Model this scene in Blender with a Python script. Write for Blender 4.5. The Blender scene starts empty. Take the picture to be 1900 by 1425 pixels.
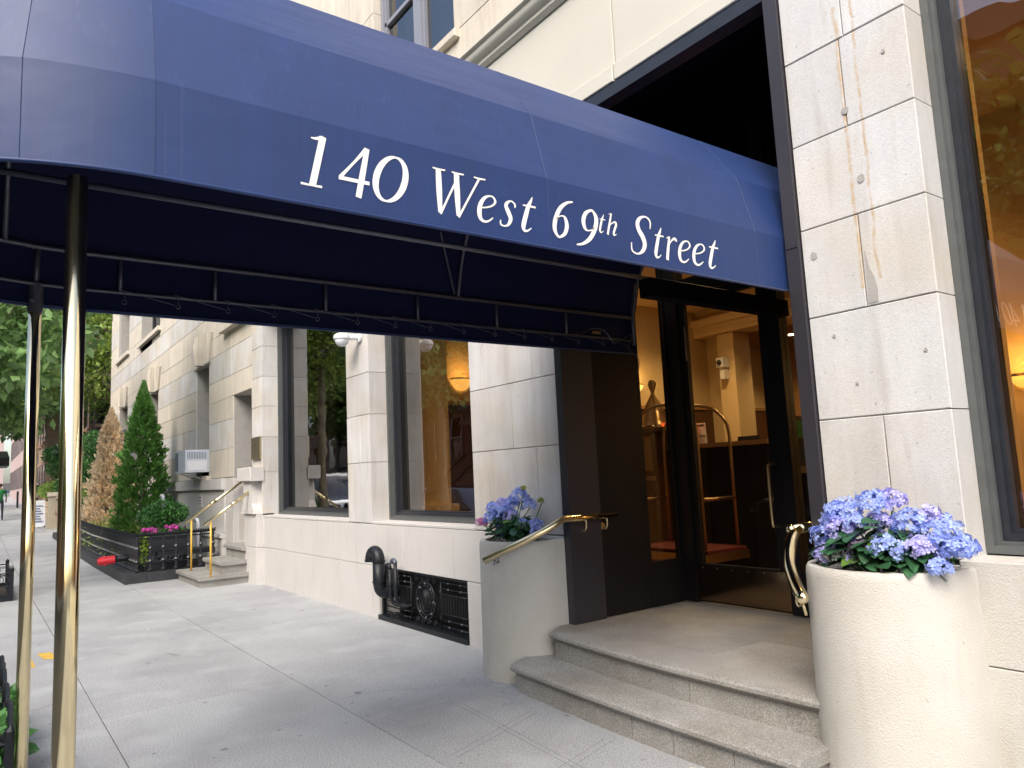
import bpy, math, random
import numpy as np
from mathutils import Vector, Matrix
R = math.radians
random.seed(7); rng = np.random.default_rng(7)
S = bpy.context.scene
COL = S.collection
# ---------------------------------------------------------------- camera
cam_d = bpy.data.cameras.new('camera'); cam = bpy.data.objects.new('camera', cam_d); COL.objects.link(cam)
cr = Vector((0.58583153, 0.80905280, -0.04727558)); cu = Vector((0.12505212, -0.03260645, 0.99161423)); cf = Vector((-0.80072679, 0.58683079, 0.12027565))
cam.matrix_world = Matrix(((cr.x, cu.x, -cf.x, 0), (cr.y, cu.y, -cf.y, 0), (cr.z, cu.z, -cf.z, 1.55), (0, 0, 0, 1)))
cam_d.sensor_width = 36; cam_d.lens = 36*1363.27/1900; cam_d.clip_start = .05; cam_d.clip_end = 900
S.camera = cam
# ---------------------------------------------------------------- world, sun, exposure
SUN_EL, SUN_AZ = R(44), R(143)
w = bpy.data.worlds.new('World'); S.world = w; w.use_nodes = True
nt = w.node_tree; nt.nodes.clear()
sky = nt.nodes.new('ShaderNodeTexSky'); sky.sky_type = 'NISHITA'; sky.sun_disc = False
sky.sun_elevation = SUN_EL; sky.sun_rotation = SUN_AZ; sky.air_density = 1.0; sky.dust_density = 3.0; sky.ozone_density = .7
bg = nt.nodes.new('ShaderNodeBackground'); bg.inputs[1].default_value = .15
wo = nt.nodes.new('ShaderNodeOutputWorld'); nt.links.new(sky.outputs[0], bg.inputs[0]); nt.links.new(bg.outputs[0], wo.inputs[0])
sd = bpy.data.lights.new('sun', 'SUN'); sd.energy = 1.7; sd.angle = R(40); sd.color = (1, .95, .88)
sun = bpy.data.objects.new('sun', sd); COL.objects.link(sun)
_d = Vector((math.sin(SUN_AZ)*math.cos(SUN_EL), math.cos(SUN_AZ)*math.cos(SUN_EL), math.sin(SUN_EL)))
sun.rotation_euler = _d.to_track_quat('Z', 'Y').to_euler(); sun.location = (0, 0, 30)
S.view_settings.view_transform = 'Standard'; S.view_settings.look = 'None'; S.view_settings.gamma = 1
S.view_settings.use_curve_mapping = False; S.view_settings.exposure = 1.2
S.cycles.max_bounces = 10; S.cycles.transparent_max_bounces = 16; S.cycles.glossy_bounces = 5; S.cycles.diffuse_bounces = 4
S.cycles.caustics_reflective = False; S.cycles.caustics_refractive = False; S.cycles.sample_clamp_indirect = 6

# ---------------------------------------------------------------- materials
def mat(name, col, rough=.6, metal=0, spec=.5, var=.0, nscale=8, bump=0, bscale=60, objvar=0, stretch=(1, 1, 1), speck=0, sscale=200,
        trans=0, island=0, emis=None, es=0, sheen=0, coat=0, col2=None, streak=0, dirt=None, spots=0, pits=0, pucker=0, threads=0):
    m = bpy.data.materials.new(name); m.use_nodes = True; t = m.node_tree; N = t.nodes; L = t.links
    b = N['Principled BSDF']; b.inputs['Roughness'].default_value = rough; b.inputs['Metallic'].default_value = metal
    b.inputs['Specular IOR Level'].default_value = spec
    if sheen: b.inputs['Sheen Weight'].default_value = sheen; b.inputs['Sheen Roughness'].default_value = .4
    if coat: b.inputs['Coat Weight'].default_value = coat; b.inputs['Coat Roughness'].default_value = .05
    geo = N.new('ShaderNodeNewGeometry'); mp = N.new('ShaderNodeMapping'); L.new(geo.outputs['Position'], mp.inputs[0]); mp.inputs['Scale'].default_value = stretch
    base = N.new('ShaderNodeRGB'); base.outputs[0].default_value = (*col, 1); cur = base.outputs[0]
    def mul(fac_sock, lo, hi):
        nonlocal cur
        mr = N.new('ShaderNodeMapRange'); mr.inputs['From Min'].default_value = 0; mr.inputs['From Max'].default_value = 1
        mr.inputs['To Min'].default_value = lo; mr.inputs['To Max'].default_value = hi; L.new(fac_sock, mr.inputs['Value'])
        v = N.new('ShaderNodeVectorMath'); v.operation = 'SCALE'; L.new(cur, v.inputs[0]); L.new(mr.outputs[0], v.inputs['Scale']); cur = v.outputs[0]
    def mixc(fac_sock, c, lo=.5, hi=.7, amt=1):
        nonlocal cur
        mr = N.new('ShaderNodeMapRange'); mr.inputs['From Min'].default_value = lo; mr.inputs['From Max'].default_value = hi; mr.inputs['To Max'].default_value = amt
        L.new(fac_sock, mr.inputs['Value']); mx = N.new('ShaderNodeMix'); mx.data_type = 'RGBA'; L.new(mr.outputs[0], mx.inputs['Factor'])
        L.new(cur, mx.inputs['A']); mx.inputs['B'].default_value = (*c, 1); cur = mx.outputs['Result']
    def noise(sc, det=5, st=None):
        n = N.new('ShaderNodeTexNoise'); n.inputs['Scale'].default_value = sc; n.inputs['Detail'].default_value = det
        if st:
            m2 = N.new('ShaderNodeMapping'); L.new(geo.outputs['Position'], m2.inputs[0]); m2.inputs['Scale'].default_value = st; L.new(m2.outputs[0], n.inputs[0])
        else: L.new(mp.outputs[0], n.inputs[0])
        return n.outputs['Fac']
    if col2: mixc(noise(nscale*.6, 4), col2, .42, .68)
    if var: mul(noise(nscale), 1-var*1.6, 1+var*1.6)
    if streak: mul(noise(7, 5, (1.6, 1.6, .13)), 1-streak*2, 1+streak*2)
    if dirt:
        mixc(noise(9, 6, (1.2, 1.2, .16)), dirt, .56, .8, .55)
    if objvar:
        oi = N.new('ShaderNodeObjectInfo'); mul(oi.outputs['Random'], 1-objvar, 1+objvar)
    if island:
        mul(geo.outputs['Random Per Island'], 1-island, 1+island)
    if speck:
        v = noise(sscale, 2); mul(v, 1-speck*2.2, 1+speck*2.2)
    if threads: mul(noise(1, 4, (90, 90, 1.1)), 1-threads, 1+threads); mixc(noise(1, 5, (60, 60, .8)), (.05, .08, .20), .62, .8, .45)
    if pits:
        mixc(noise(38, 3), tuple(.45*c for c in col), .70, .76, pits)
    if spots:
        for sc_, lo_r, am in ((1.9, .04, .8), (4.3, .05, .65)):
            vo = N.new('ShaderNodeTexVoronoi'); vo.inputs['Scale'].default_value = sc_; L.new(mp.outputs[0], vo.inputs['Vector'])
            mr = N.new('ShaderNodeMapRange'); mr.inputs['From Min'].default_value = lo_r; mr.inputs['From Max'].default_value = lo_r*1.6; mr.inputs['To Min'].default_value = am*spots; mr.inputs['To Max'].default_value = 0
            L.new(vo.outputs['Distance'], mr.inputs['Value']); mx = N.new('ShaderNodeMix'); mx.data_type = 'RGBA'; L.new(mr.outputs[0], mx.inputs['Factor']); L.new(cur, mx.inputs['A']); mx.inputs['B'].default_value = (.12, .12, .125, 1); cur = mx.outputs['Result']
        mixc(noise(.9, 7), tuple(.74*c for c in col), .52, .66, .6); mixc(noise(2.6, 8), tuple(min(1, 1.18*c) for c in col), .55, .7, .5)
    L.new(cur, b.inputs['Base Color'])
    if bump:
        n = noise(bscale, 4); bp = N.new('ShaderNodeBump'); bp.inputs['Strength'].default_value = min(1, bump); bp.inputs['Distance'].default_value = .01*max(1, bump)
        L.new(n, bp.inputs['Height']); L.new(bp.outputs[0], b.inputs['Normal'])
    if pucker:
        n = noise(1, 3, (9, .9, 3.2)); b2 = N.new('ShaderNodeBump'); b2.inputs['Strength'].default_value = pucker; b2.inputs['Distance'].default_value = .02
        L.new(n, b2.inputs['Height']); L.new(b2.outputs[0], bp.inputs['Normal'])
    if emis: b.inputs['Emission Color'].default_value = (*emis, 1); b.inputs['Emission Strength'].default_value = es
    if trans:
        out = N['Material Output']; tr = N.new('ShaderNodeBsdfTranslucent'); L.new(cur, tr.inputs[0]); ms = N.new('ShaderNodeMixShader'); ms.inputs[0].default_value = trans
        L.new(b.outputs[0], ms.inputs[1]); L.new(tr.outputs[0], ms.inputs[2]); L.new(ms.outputs[0], out.inputs[0])
    m['mix'] = 1
    return m
def glass(name, ior, tint=(1, 1, 1), rough=0.0, wav=0):
    m = bpy.data.materials.new(name); m.use_nodes = True; t = m.node_tree; N = t.nodes; L = t.links; N.clear()
    o = N.new('ShaderNodeOutputMaterial'); tr = N.new('ShaderNodeBsdfTransparent'); tr.inputs[0].default_value = (*tint, 1)
    g = N.new('ShaderNodeBsdfGlossy'); g.inputs['Roughness'].default_value = rough; fr = N.new('ShaderNodeFresnel'); fr.inputs[0].default_value = ior
    ge0 = N.new('ShaderNodeNewGeometry'); mk = N.new('ShaderNodeMath'); mk.operation = 'SUBTRACT'; mk.inputs[0].default_value = 1; L.new(ge0.outputs['Backfacing'], mk.inputs[1])
    mm = N.new('ShaderNodeMath'); mm.operation = 'MULTIPLY'; L.new(fr.outputs[0], mm.inputs[0]); L.new(mk.outputs[0], mm.inputs[1])
    ms = N.new('ShaderNodeMixShader'); L.new(mm.outputs[0], ms.inputs[0]); L.new(tr.outputs[0], ms.inputs[1]); L.new(g.outputs[0], ms.inputs[2]); L.new(ms.outputs[0], o.inputs[0])
    if wav:
        n = N.new('ShaderNodeTexNoise'); n.inputs['Scale'].default_value = 1.7; bp = N.new('ShaderNodeBump'); bp.inputs['Strength'].default_value = wav; bp.inputs['Distance'].default_value = .02
        ge = N.new('ShaderNodeNewGeometry'); L.new(ge.outputs['Position'], n.inputs[0]); L.new(n.outputs[0], bp.inputs['Height']); L.new(bp.outputs[0], g.inputs['Normal']); L.new(bp.outputs[0], fr.inputs['Normal'])
    return m
M = {}
M['stone'] = mat('limestone', (.55, .54, .525), .85, var=.08, nscale=3, bump=.35, bscale=90, objvar=.09, pits=.6, col2=(.52, .475, .41), streak=.07, speck=.05, sscale=120, dirt=(.33, .31, .285))
M['stone_warm'] = mat('warm_limestone', (.56, .51, .43), .85, var=.08, nscale=3, bump=.3, bscale=80, objvar=.06, streak=.09, dirt=(.36, .29, .2))
M['cream'] = mat('cream_panel', (.55, .535, .465), .7, var=.04, nscale=2, bump=.1, bscale=50, objvar=.02)
M['base'] = mat('painted_base', (.565, .545, .52), .8, var=.05, nscale=2.5, bump=.3, bscale=70, objvar=.02, dirt=(.45, .41, .36))
M['stucco'] = mat('stucco', (.55, .53, .485), .85, var=.05, nscale=3, bump=.5, bscale=130, dirt=(.44, .40, .33), col2=(.50, .475, .42), pits=.4)
M['mortar'] = mat('mortar', (.34, .325, .30), .95, var=.1, bump=.2)
M['granite'] = mat('granite', (.31, .30, .28), .6, var=.12, nscale=4, speck=.42, sscale=120, col2=(.25, .235, .21), bump=.15, bscale=200)
M['concrete'] = mat('concrete', (.375, .382, .385), .85, var=.08, nscale=1.6, speck=.34, sscale=95, spots=1, bump=.3, bscale=140, objvar=.06, col2=(.31, .31, .32))
M['joint'] = mat('joint_dirt', (.15, .148, .14), .95, var=.2)
M['asphalt'] = mat('asphalt', (.055, .055, .058), .9, var=.2, nscale=3, speck=.2, sscale=120, bump=.3, bscale=120)
M['curb'] = mat('curb_stone', (.3, .3, .29), .8, var=.15, nscale=5, speck=.1)
M['soil'] = mat('soil', (.05, .035, .025), .95, var=.4, nscale=40, bump=.8, bscale=60)
M['canvas'] = mat('navy_canvas', (.0065, .028, .122), .5, pucker=.6, threads=.2, var=.10, nscale=3, bump=.12, bscale=700, speck=.06, sscale=300, spec=.55, sheen=.07, streak=.07)
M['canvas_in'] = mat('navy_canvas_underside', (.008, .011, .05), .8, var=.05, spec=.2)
M['letter'] = mat('letter_white', (.85, .83, .76), .6)
M['rod'] = mat('grey_steel_rod', (.10, .11, .14), .35, metal=.3, var=.15, nscale=30)
M['brass'] = mat('polished_brass', (.93, .80, .50), .12, metal=1, var=.05, nscale=20)
M['brass2'] = mat('satin_brass', (.80, .68, .42), .3, metal=1, var=.08, nscale=14)
M['brass_dull'] = mat('warm_brass', (.50, .35, .18), .28, metal=1)
M['bronze'] = mat('dark_bronze', (.030, .027, .033), .38, var=.1, nscale=6, spec=.6)
M['black'] = mat('black_paint', (.010, .009, .010), .45, var=.1, spec=.25, bump=.1, bscale=40)
M['iron'] = mat('black_iron', (.010, .012, .016), .45, spec=.35, var=.2, nscale=20, bump=.2, bscale=60)
M['iron3'] = mat('matte_black_iron', (.012, .013, .016), .7, spec=.15)
M['iron2'] = mat('glossy_black_iron', (.02, .022, .028), .38, spec=.5)
M['blackrock'] = mat('black_painted_stone', (.035, .036, .04), .6, var=.35, nscale=14, bump=.5, bscale=50)
M['grframe'] = mat('grey_green_frame', (.085, .092, .092), .5, var=.15, nscale=12, speck=.05, bump=.1)
M['navyframe'] = mat('dark_frame', (.02, .023, .03), .35, var=.2, nscale=12)
M['greyframe'] = mat('grey_sash', (.22, .23, .27), .5)
M['glassm'] = glass('mirror_tinted_glass', 3.6, (.45, .42, .38), 0, .06)
M['glassw'] = glass('lobby_window_glass', 3.1, (.70, .64, .55), 0, .05)
M['glassr'] = glass('right_window_glass', 2.3, (.8, .7, .56), 0, .25)
M['glassd'] = glass('door_glass', 1.45, (.85, .83, .8))
M['glassu'] = glass('upper_glass', 2.6, (.35, .37, .4), 0, .5)
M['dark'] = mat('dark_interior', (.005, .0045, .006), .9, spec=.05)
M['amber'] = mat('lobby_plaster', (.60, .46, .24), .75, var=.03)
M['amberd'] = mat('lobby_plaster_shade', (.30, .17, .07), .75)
M['cornice'] = mat('lobby_cornice', (.72, .55, .30), .6)
M['wood'] = mat('lobby_wood', (.10, .045, .02), .35, var=.15, stretch=(4, 4, .6))
M['woodl'] = mat('lobby_light_wood', (.36, .2, .08), .4, var=.1)
M['floor'] = mat('lobby_floor', (.16, .08, .05), .35, var=.15)
M['red'] = mat('red_carpet', (.12, .012, .012), .9, bump=.3)
M['redpaint'] = mat('red_paint', (.65, .02, .03), .35, var=.1)
M['lamp'] = mat('lamp_glow', (1, .7, .3), .5, emis=(1, .55, .14), es=1.1)
M['lampw'] = mat('downlight_glow', (1, .9, .7), .5, emis=(1, .78, .45), es=9)
M['rlamp'] = mat('red_lamp_glow', (1, .2, .05), .5, emis=(1, .16, .04), es=1.6)
M['white'] = mat('white_plastic', (.75, .76, .78), .4)
M['ac'] = mat('ac_white', (.60, .64, .70), .45, var=.05)
M['acd'] = mat('ac_dark', (.16, .19, .23), .5)
M['paper'] = mat('paper', (.75, .72, .66), .8)
M['print'] = mat('print_black', (.03, .03, .03), .8)
M['blue'] = mat('print_blue', (.05, .09, .25), .7)
M['yellow'] = mat('yellow_paint', (.72, .42, .06), .45, var=.08)
M['yellowline'] = mat('worn_yellow_marking', (.6, .38, .06), .8, var=.3, nscale=20)
M['bark'] = mat('bark', (.15, .125, .09), .9, var=.3, nscale=9, bump=.8, bscale=30, col2=(.24, .22, .16))
M['leaf'] = mat('street_leaf', (.26, .38, .09), .45, trans=.5, island=.5, spec=.5)
M['leaf2'] = mat('dark_tree_leaf', (.25, .41, .15), .4, trans=.48, island=.5, spec=.6)
M['leafy'] = mat('yellow_green_leaf', (.26, .36, .07), .5, trans=.45, island=.4)
M['arb'] = mat('arborvitae', (.15, .33, .07), .6, trans=.25, island=.45)
M['dead'] = mat('dead_arborvitae', (.90, .76, .55), .8, trans=.42, island=.4)
M['shrub'] = mat('boxwood', (.07, .20, .05), .45, trans=.2, island=.5)
M['hleaf'] = mat('hydrangea_leaf', (.035, .11, .045), .4, trans=.15, var=.15, nscale=30, objvar=.3, bump=.25, bscale=70)
M['hleafl'] = mat('hydrangea_young_leaf', (.16, .30, .05), .45, trans=.3, objvar=.2)
M['hblue'] = mat('hydrangea_blue', (.40, .50, .90), .6, trans=.35, island=.25)
M['hlil'] = mat('hydrangea_lilac', (.50, .48, .86), .6, trans=.3, island=.28)
M['hpale'] = mat('hydrangea_pale', (.55, .58, .55), .6, trans=.3, island=.2)
M['hpink'] = mat('hydrangea_pink', (.55, .2, .42), .6, trans=.3, island=.2)
M['hyel'] = mat('hydrangea_bud', (.4, .45, .1), .6, trans=.3, island=.2)
M['hbud'] = mat('hydrangea_dark_bud', (.16, .12, .2), .7, island=.4)
M['magenta'] = mat('magenta_petal', (.75, .10, .52), .6, trans=.3, island=.35)
M['limevine'] = mat('lime_vine', (.35, .5, .06), .5, trans=.3, island=.3)
M['brick_tan'] = mat('tan_brick', (.34, .24, .15), .85, objvar=.18, var=.08)
M['brick_dark'] = mat('dark_brick', (.12, .055, .04), .85, objvar=.22, var=.08)
M['brown'] = mat('brownstone', (.30, .18, .13), .85, var=.1, nscale=2, objvar=.1)
M['brown2'] = mat('brownstone_trim', (.36, .24, .17), .8, var=.1)
M['redb'] = mat('red_row_house', (.22, .07, .05), .85, var=.12)
M['pinkw'] = mat('pale_pink_row', (.5, .38, .35), .85, var=.05)
M['rustic'] = mat('rustic_stone', (.36, .29, .2), .9, objvar=.25, var=.15, bump=.6, bscale=20)
M['jean'] = mat('dark_trousers', (.03, .035, .05), .8)
M['shirtg'] = mat('grey_shirt', (.16, .17, .18), .8)
M['shirtgreen'] = mat('green_shirt', (.03, .25, .07), .8)
M['skin'] = mat('skin', (.42, .24, .17), .5)
M['hair'] = mat('hair', (.05, .03, .02), .6)
M['suv'] = mat('silver_car_paint', (.5, .53, .58), .25, metal=.3, coat=1)
M['sedan'] = mat('dark_car_paint', (.03, .032, .045), .2, metal=.3, coat=1)
M['tyre'] = mat('tyre', (.02, .02, .02), .9)
M['chrome'] = mat('chrome', (.7, .7, .7), .1, metal=1)
M['carglass'] = mat('car_glass', (.01, .012, .015), .05, spec=1, coat=1)
M['plant_dark'] = mat('planter_charcoal', (.03, .035, .045), .5, var=.1)
# rust streaks that run down the right pier
def add_rust(m):
    t = m.node_tree; N = t.nodes; L = t.links; b = N['Principled BSDF']; src = b.inputs['Base Color'].links[0].from_socket
    g = N.new('ShaderNodeNewGeometry'); sx = N.new('ShaderNodeSeparateXYZ'); L.new(g.outputs['Position'], sx.inputs[0])
    n = N.new('ShaderNodeTexNoise'); n.inputs['Scale'].default_value = 5; n.inputs['Detail'].default_value = 6; L.new(g.outputs['Position'], n.inputs[0])
    def ma(op, a, bb=None, c=None):
        k = N.new('ShaderNodeMath'); k.operation = op
        for i, q in enumerate((a, bb, c)):
            if q is None: continue
            if isinstance(q, (int, float)): k.inputs[i].default_value = q
            else: L.new(q, k.inputs[i])
        return k.outputs[0]
    wob = ma('MULTIPLY', ma('SUBTRACT', n.outputs['Fac'], .5), .05)
    xx = ma('ADD', sx.outputs['X'], wob); tot = None
    for x0, wd, zl in ((-1.935, .016, 2.42), (-1.845, .012, 2.45)):
        d = ma('DIVIDE', ma('ABSOLUTE', ma('SUBTRACT', xx, x0)), wd); f = ma('MAXIMUM', ma('SUBTRACT', 1, d), 0)
        zf = ma('MULTIPLY', ma('GREATER_THAN', sx.outputs['Z'], zl), ma('LESS_THAN', sx.outputs['Z'], 4.0)); f = ma('MULTIPLY', f, zf)
        tot = f if tot is None else ma('MAXIMUM', tot, f)
    n2 = N.new('ShaderNodeTexNoise'); n2.inputs['Scale'].default_value = 18; L.new(g.outputs['Position'], n2.inputs[0])
    fac = ma('MULTIPLY', tot, ma('MAXIMUM', ma('MULTIPLY', ma('SUBTRACT', n2.outputs['Fac'], .30), 3), 0))
    fac = ma('MINIMUM', fac, .75)
    mx = N.new('ShaderNodeMix'); mx.data_type = 'RGBA'; L.new(fac, mx.inputs['Factor']); L.new(src, mx.inputs['A']); mx.inputs['B'].default_value = (.45, .31, .16, 1)
    L.new(mx.outputs['Result'], b.inputs['Base Color'])
M['stone_rust'] = mat('limestone_rust', (.54, .54, .535), .85, pits=.6, col2=(.53, .50, .45), var=.08, nscale=3, bump=.22, bscale=130, objvar=.05, streak=.05, speck=.08, sscale=120, dirt=(.36, .33, .29)); add_rust(M['stone_rust'])

# ---------------------------------------------------------------- helpers
class MB:
    def __init__(s): s.v = []; s.f = []; s.mi = []; s.cm = 0
    def add(s, vs, fs):
        o = len(s.v); s.v += [tuple(map(float, v)) for v in vs]; s.f += [tuple(i+o for i in f) for f in fs]; s.mi += [s.cm]*len(fs); return s
    def box(s, x0, x1, y0, y1, z0, z1, c=0):
        if c <= 0:
            return s.add([(x0,y0,z0),(x1,y0,z0),(x1,y1,z0),(x0,y1,z0),(x0,y0,z1),(x1,y0,z1),(x1,y1,z1),(x0,y1,z1)],
                     [(3,2,1,0),(4,5,6,7),(0,1,5,4),(1,2,6,5),(2,3,7,6),(3,0,4,7)])
        # box with chamfered front (-Y) rim
        return s.add([(x0,y0+c,z0),(x1,y0+c,z0),(x1,y1,z0),(x0,y1,z0),(x0,y0+c,z1),(x1,y0+c,z1),(x1,y1,z1),(x0,y1,z1),
                      (x0+c,y0,z0+c),(x1-c,y0,z0+c),(x1-c,y0,z1-c),(x0+c,y0,z1-c)],
                     [(3,2,1,0),(4,5,6,7),(1,2,6,5),(2,3,7,6),(3,0,4,7),(8,9,10,11),(0,1,9,8),(1,5,10,9),(5,4,11,10),(4,0,8,11)])
    def tube(s, pts, r, n=8, cap=True, closed=False):
        pts = [Vector(p) for p in pts]; k = len(pts); rr = r if isinstance(r, (list, tuple)) else [r]*k
        rings = []; up = None
        for i, p in enumerate(pts):
            if closed: t = (pts[(i+1) % k]-pts[i-1]).normalized()
            else: t = (pts[min(i+1, k-1)]-pts[max(i-1, 0)]).normalized()
            if up is None:
                up = Vector((0, 0, 1)) if abs(t.z) < .9 else Vector((1, 0, 0))
            a = t.cross(up); 
            if a.length < 1e-4: a = t.cross(Vector((0, 1, 0)))
            a.normalize(); b = a.cross(t).normalized(); up = b
            rings.append([p+(a*math.cos(2*math.pi*j/n)+b*math.sin(2*math.pi*j/n))*rr[i] for j in range(n)])
        vs = [v for ring in rings for v in ring]; fs = []
        for i in range(k if closed else k-1):
            i2 = (i+1) % k
            for j in range(n): fs.append((i*n+j, i*n+(j+1) % n, i2*n+(j+1) % n, i2*n+j))
        if cap and not closed: fs.append(tuple(range(n))[::-1]); fs.append(tuple((k-1)*n+j for j in range(n)))
        return s.add(vs, fs)
    def lathe(s, prof, c=(0, 0, 0), n=16, a0=0, a1=2*math.pi):
        full = abs(a1-a0-2*math.pi) < 1e-6; m = n if full else n+1; vs = []; fs = []
        for j in range(m):
            a = a0+(a1-a0)*j/n
            for (r, z) in prof: vs.append((c[0]+r*math.cos(a), c[1]+r*math.sin(a), c[2]+z))
        k = len(prof)
        for j in range(n):
            j2 = (j+1) % m
            for i in range(k-1): fs.append((j*k+i, j2*k+i, j2*k+i+1, j*k+i+1))
        return s.add(vs, fs)
    def prism(s, poly, axis, a, b):
        n = len(poly)
        def P(u, v, h): return {'x': (h, u, v), 'y': (u, h, v), 'z': (u, v, h)}[axis]
        vs = [P(u, v, a) for u, v in poly]+[P(u, v, b) for u, v in poly]
        return s.add(vs, [tuple(range(n))[::-1], tuple(range(n, 2*n))]+[(i, (i+1) % n, n+(i+1) % n, n+i) for i in range(n)])
    def sphere(s, c, r, n=10, m=7, sc=(1, 1, 1)):
        vs = []; fs = []
        for i in range(m+1):
            th = math.pi*i/m
            for j in range(n):
                ph = 2*math.pi*j/n; vs.append((c[0]+r*sc[0]*math.sin(th)*math.cos(ph), c[1]+r*sc[1]*math.sin(th)*math.sin(ph), c[2]+r*sc[2]*math.cos(th)))
        for i in range(m):
            for j in range(n): fs.append((i*n+j, (i+1)*n+j, (i+1)*n+(j+1) % n, i*n+(j+1) % n))
        return s.add(vs, fs)
    def build(s, name, material, parent=None, smooth=False, fix=True, local=False):
        me = bpy.data.meshes.new(name)
        off = Vector((0, 0, 0))
        if parent is not None and not local: off = wloc(parent)
        me.from_pydata([(v[0]-off.x, v[1]-off.y, v[2]-off.z) for v in s.v], [], s.f)
        ms = material if isinstance(material, (list, tuple)) else [material]
        for m_ in ms: me.materials.append(m_)
        if len(ms) > 1: me.polygons.foreach_set('material_index', s.mi)
        if fix:
            import bmesh
            bm = bmesh.new(); bm.from_mesh(me); bmesh.ops.recalc_face_normals(bm, faces=bm.faces); bm.to_mesh(me); bm.free()
        if smooth:
            me.polygons.foreach_set('use_smooth', [True]*len(me.polygons)); 
            if smooth != 'all':
                try: me.set_sharp_from_angle(angle=R(smooth if smooth is not True else 40))
                except Exception: pass
        me.update()
        o = bpy.data.objects.new(name, me); COL.objects.link(o)
        if parent is not None: o.parent = parent
        return o
def wloc(o):
    v = Vector((0, 0, 0))
    while o is not None: v += o.location; o = o.parent
    return v
def tag(o, label=None, cat=None, group=None, kind=None):
    if label: o['label'] = label
    if cat: o['category'] = cat
    if group: o['group'] = group
    if kind: o['kind'] = kind
    return o
def thing(name, loc, label=None, cat=None, group=None, kind=None):
    o = bpy.data.objects.new(name, None); COL.objects.link(o); o.location = loc; o.empty_display_size = .2
    return tag(o, label, cat, group, kind)
def inst(me_obj, name, loc, parent=None, rot=None, scale=None):
    o = bpy.data.objects.new(name, me_obj.data if hasattr(me_obj, 'data') else me_obj); COL.objects.link(o)
    if parent is not None: loc = Vector(loc)-wloc(parent); o.parent = parent
    o.location = loc
    if rot is not None: o.rotation_euler = rot
    if scale is not None: o.scale = (scale,)*3 if isinstance(scale, (int, float)) else scale
    return o
def copy_tree(o, parent=None, dloc=None):
    c = o.copy(); COL.objects.link(c)
    if parent is not None: c.parent = parent
    for ch in list(o.children): copy_tree(ch, c)
    if dloc is not None: c.location = dloc
    return c
def bx(name, m, parent, *b, c=0): return MB().box(*b, c=c).build(name, m, parent)
def smooth_pts(P, k=6):
    P = [np.array(p, float) for p in P]; out = []
    for i in range(len(P)-1):
        a = P[max(i-1, 0)]; b = P[i]; c = P[i+1]; d = P[min(i+2, len(P)-1)]
        for j in range(k):
            t = j/k; out.append(.5*((2*b)+(-a+c)*t+(2*a-5*b+4*c-d)*t*t+(-a+3*b-3*c+d)*t**3))
    out.append(P[-1]); return [tuple(p) for p in out]
def leafmesh(name, pos, dirs, size, material, parent=None, aspect=.55, curl=.25, kind=None, nrm=None):
    """many folded leaf faces: pos (n,3), dirs (n,3) along the leaf, size (n,)"""
    n = len(pos); d = dirs/np.linalg.norm(dirs, axis=1, keepdims=True)
    rv = rng.normal(size=(n, 3)) if nrm is None else nrm+rng.normal(size=(n, 3))*.35
    s_ = np.cross(d, rv); s_ /= np.linalg.norm(s_, axis=1, keepdims=True)+1e-9; u_ = np.cross(s_, d)
    sz = size[:, None]
    p0 = pos; p1 = pos+d*sz*.5+s_*sz*aspect*.5+u_*sz*curl*.3; p2 = pos+d*sz-u_*sz*curl*.3; p3 = pos+d*sz*.5-s_*sz*aspect*.5+u_*sz*curl*.3
    V = np.stack([p0, p1, p2, p3], 1).reshape(-1, 3)
    if parent is not None: V = V-np.array(wloc(parent))
    me = bpy.data.meshes.new(name); me.vertices.add(4*n); me.vertices.foreach_set('co', V.ravel())
    idx = np.arange(n)*4; F = np.stack([idx, idx+1, idx+2, idx, idx+2, idx+3], 1).ravel()
    me.loops.add(6*n); me.loops.foreach_set('vertex_index', F); me.polygons.add(2*n)
    me.polygons.foreach_set('loop_start', np.arange(2*n)*3); me.polygons.foreach_set('loop_total', np.full(2*n, 3))
    me.materials.append(material); me.update(calc_edges=True); me.validate()
    o = bpy.data.objects.new(name, me); COL.objects.link(o)
    if parent is not None: o.parent = parent
    if kind: o['kind'] = kind
    return o
def clumps(centers, n_per, rads, shell=.5):
    P = []; D = []
    for c, r in zip(centers, rads):
        n = n_per if not isinstance(n_per, float) else int(n_per*r*r)
        v = rng.normal(size=(n, 3)); v /= np.linalg.norm(v, axis=1, keepdims=True); k = (shell+(1-shell)*rng.random((n, 1)))**.7
        P.append(np.array(c)+v*k*r*np.array([1, 1, .75])); D.append(v+rng.normal(size=(n, 3))*.7+np.array([0, 0, -.25]))
    return np.concatenate(P), np.concatenate(D)
def gz(x): return .021*max(0., -x-20)
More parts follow.
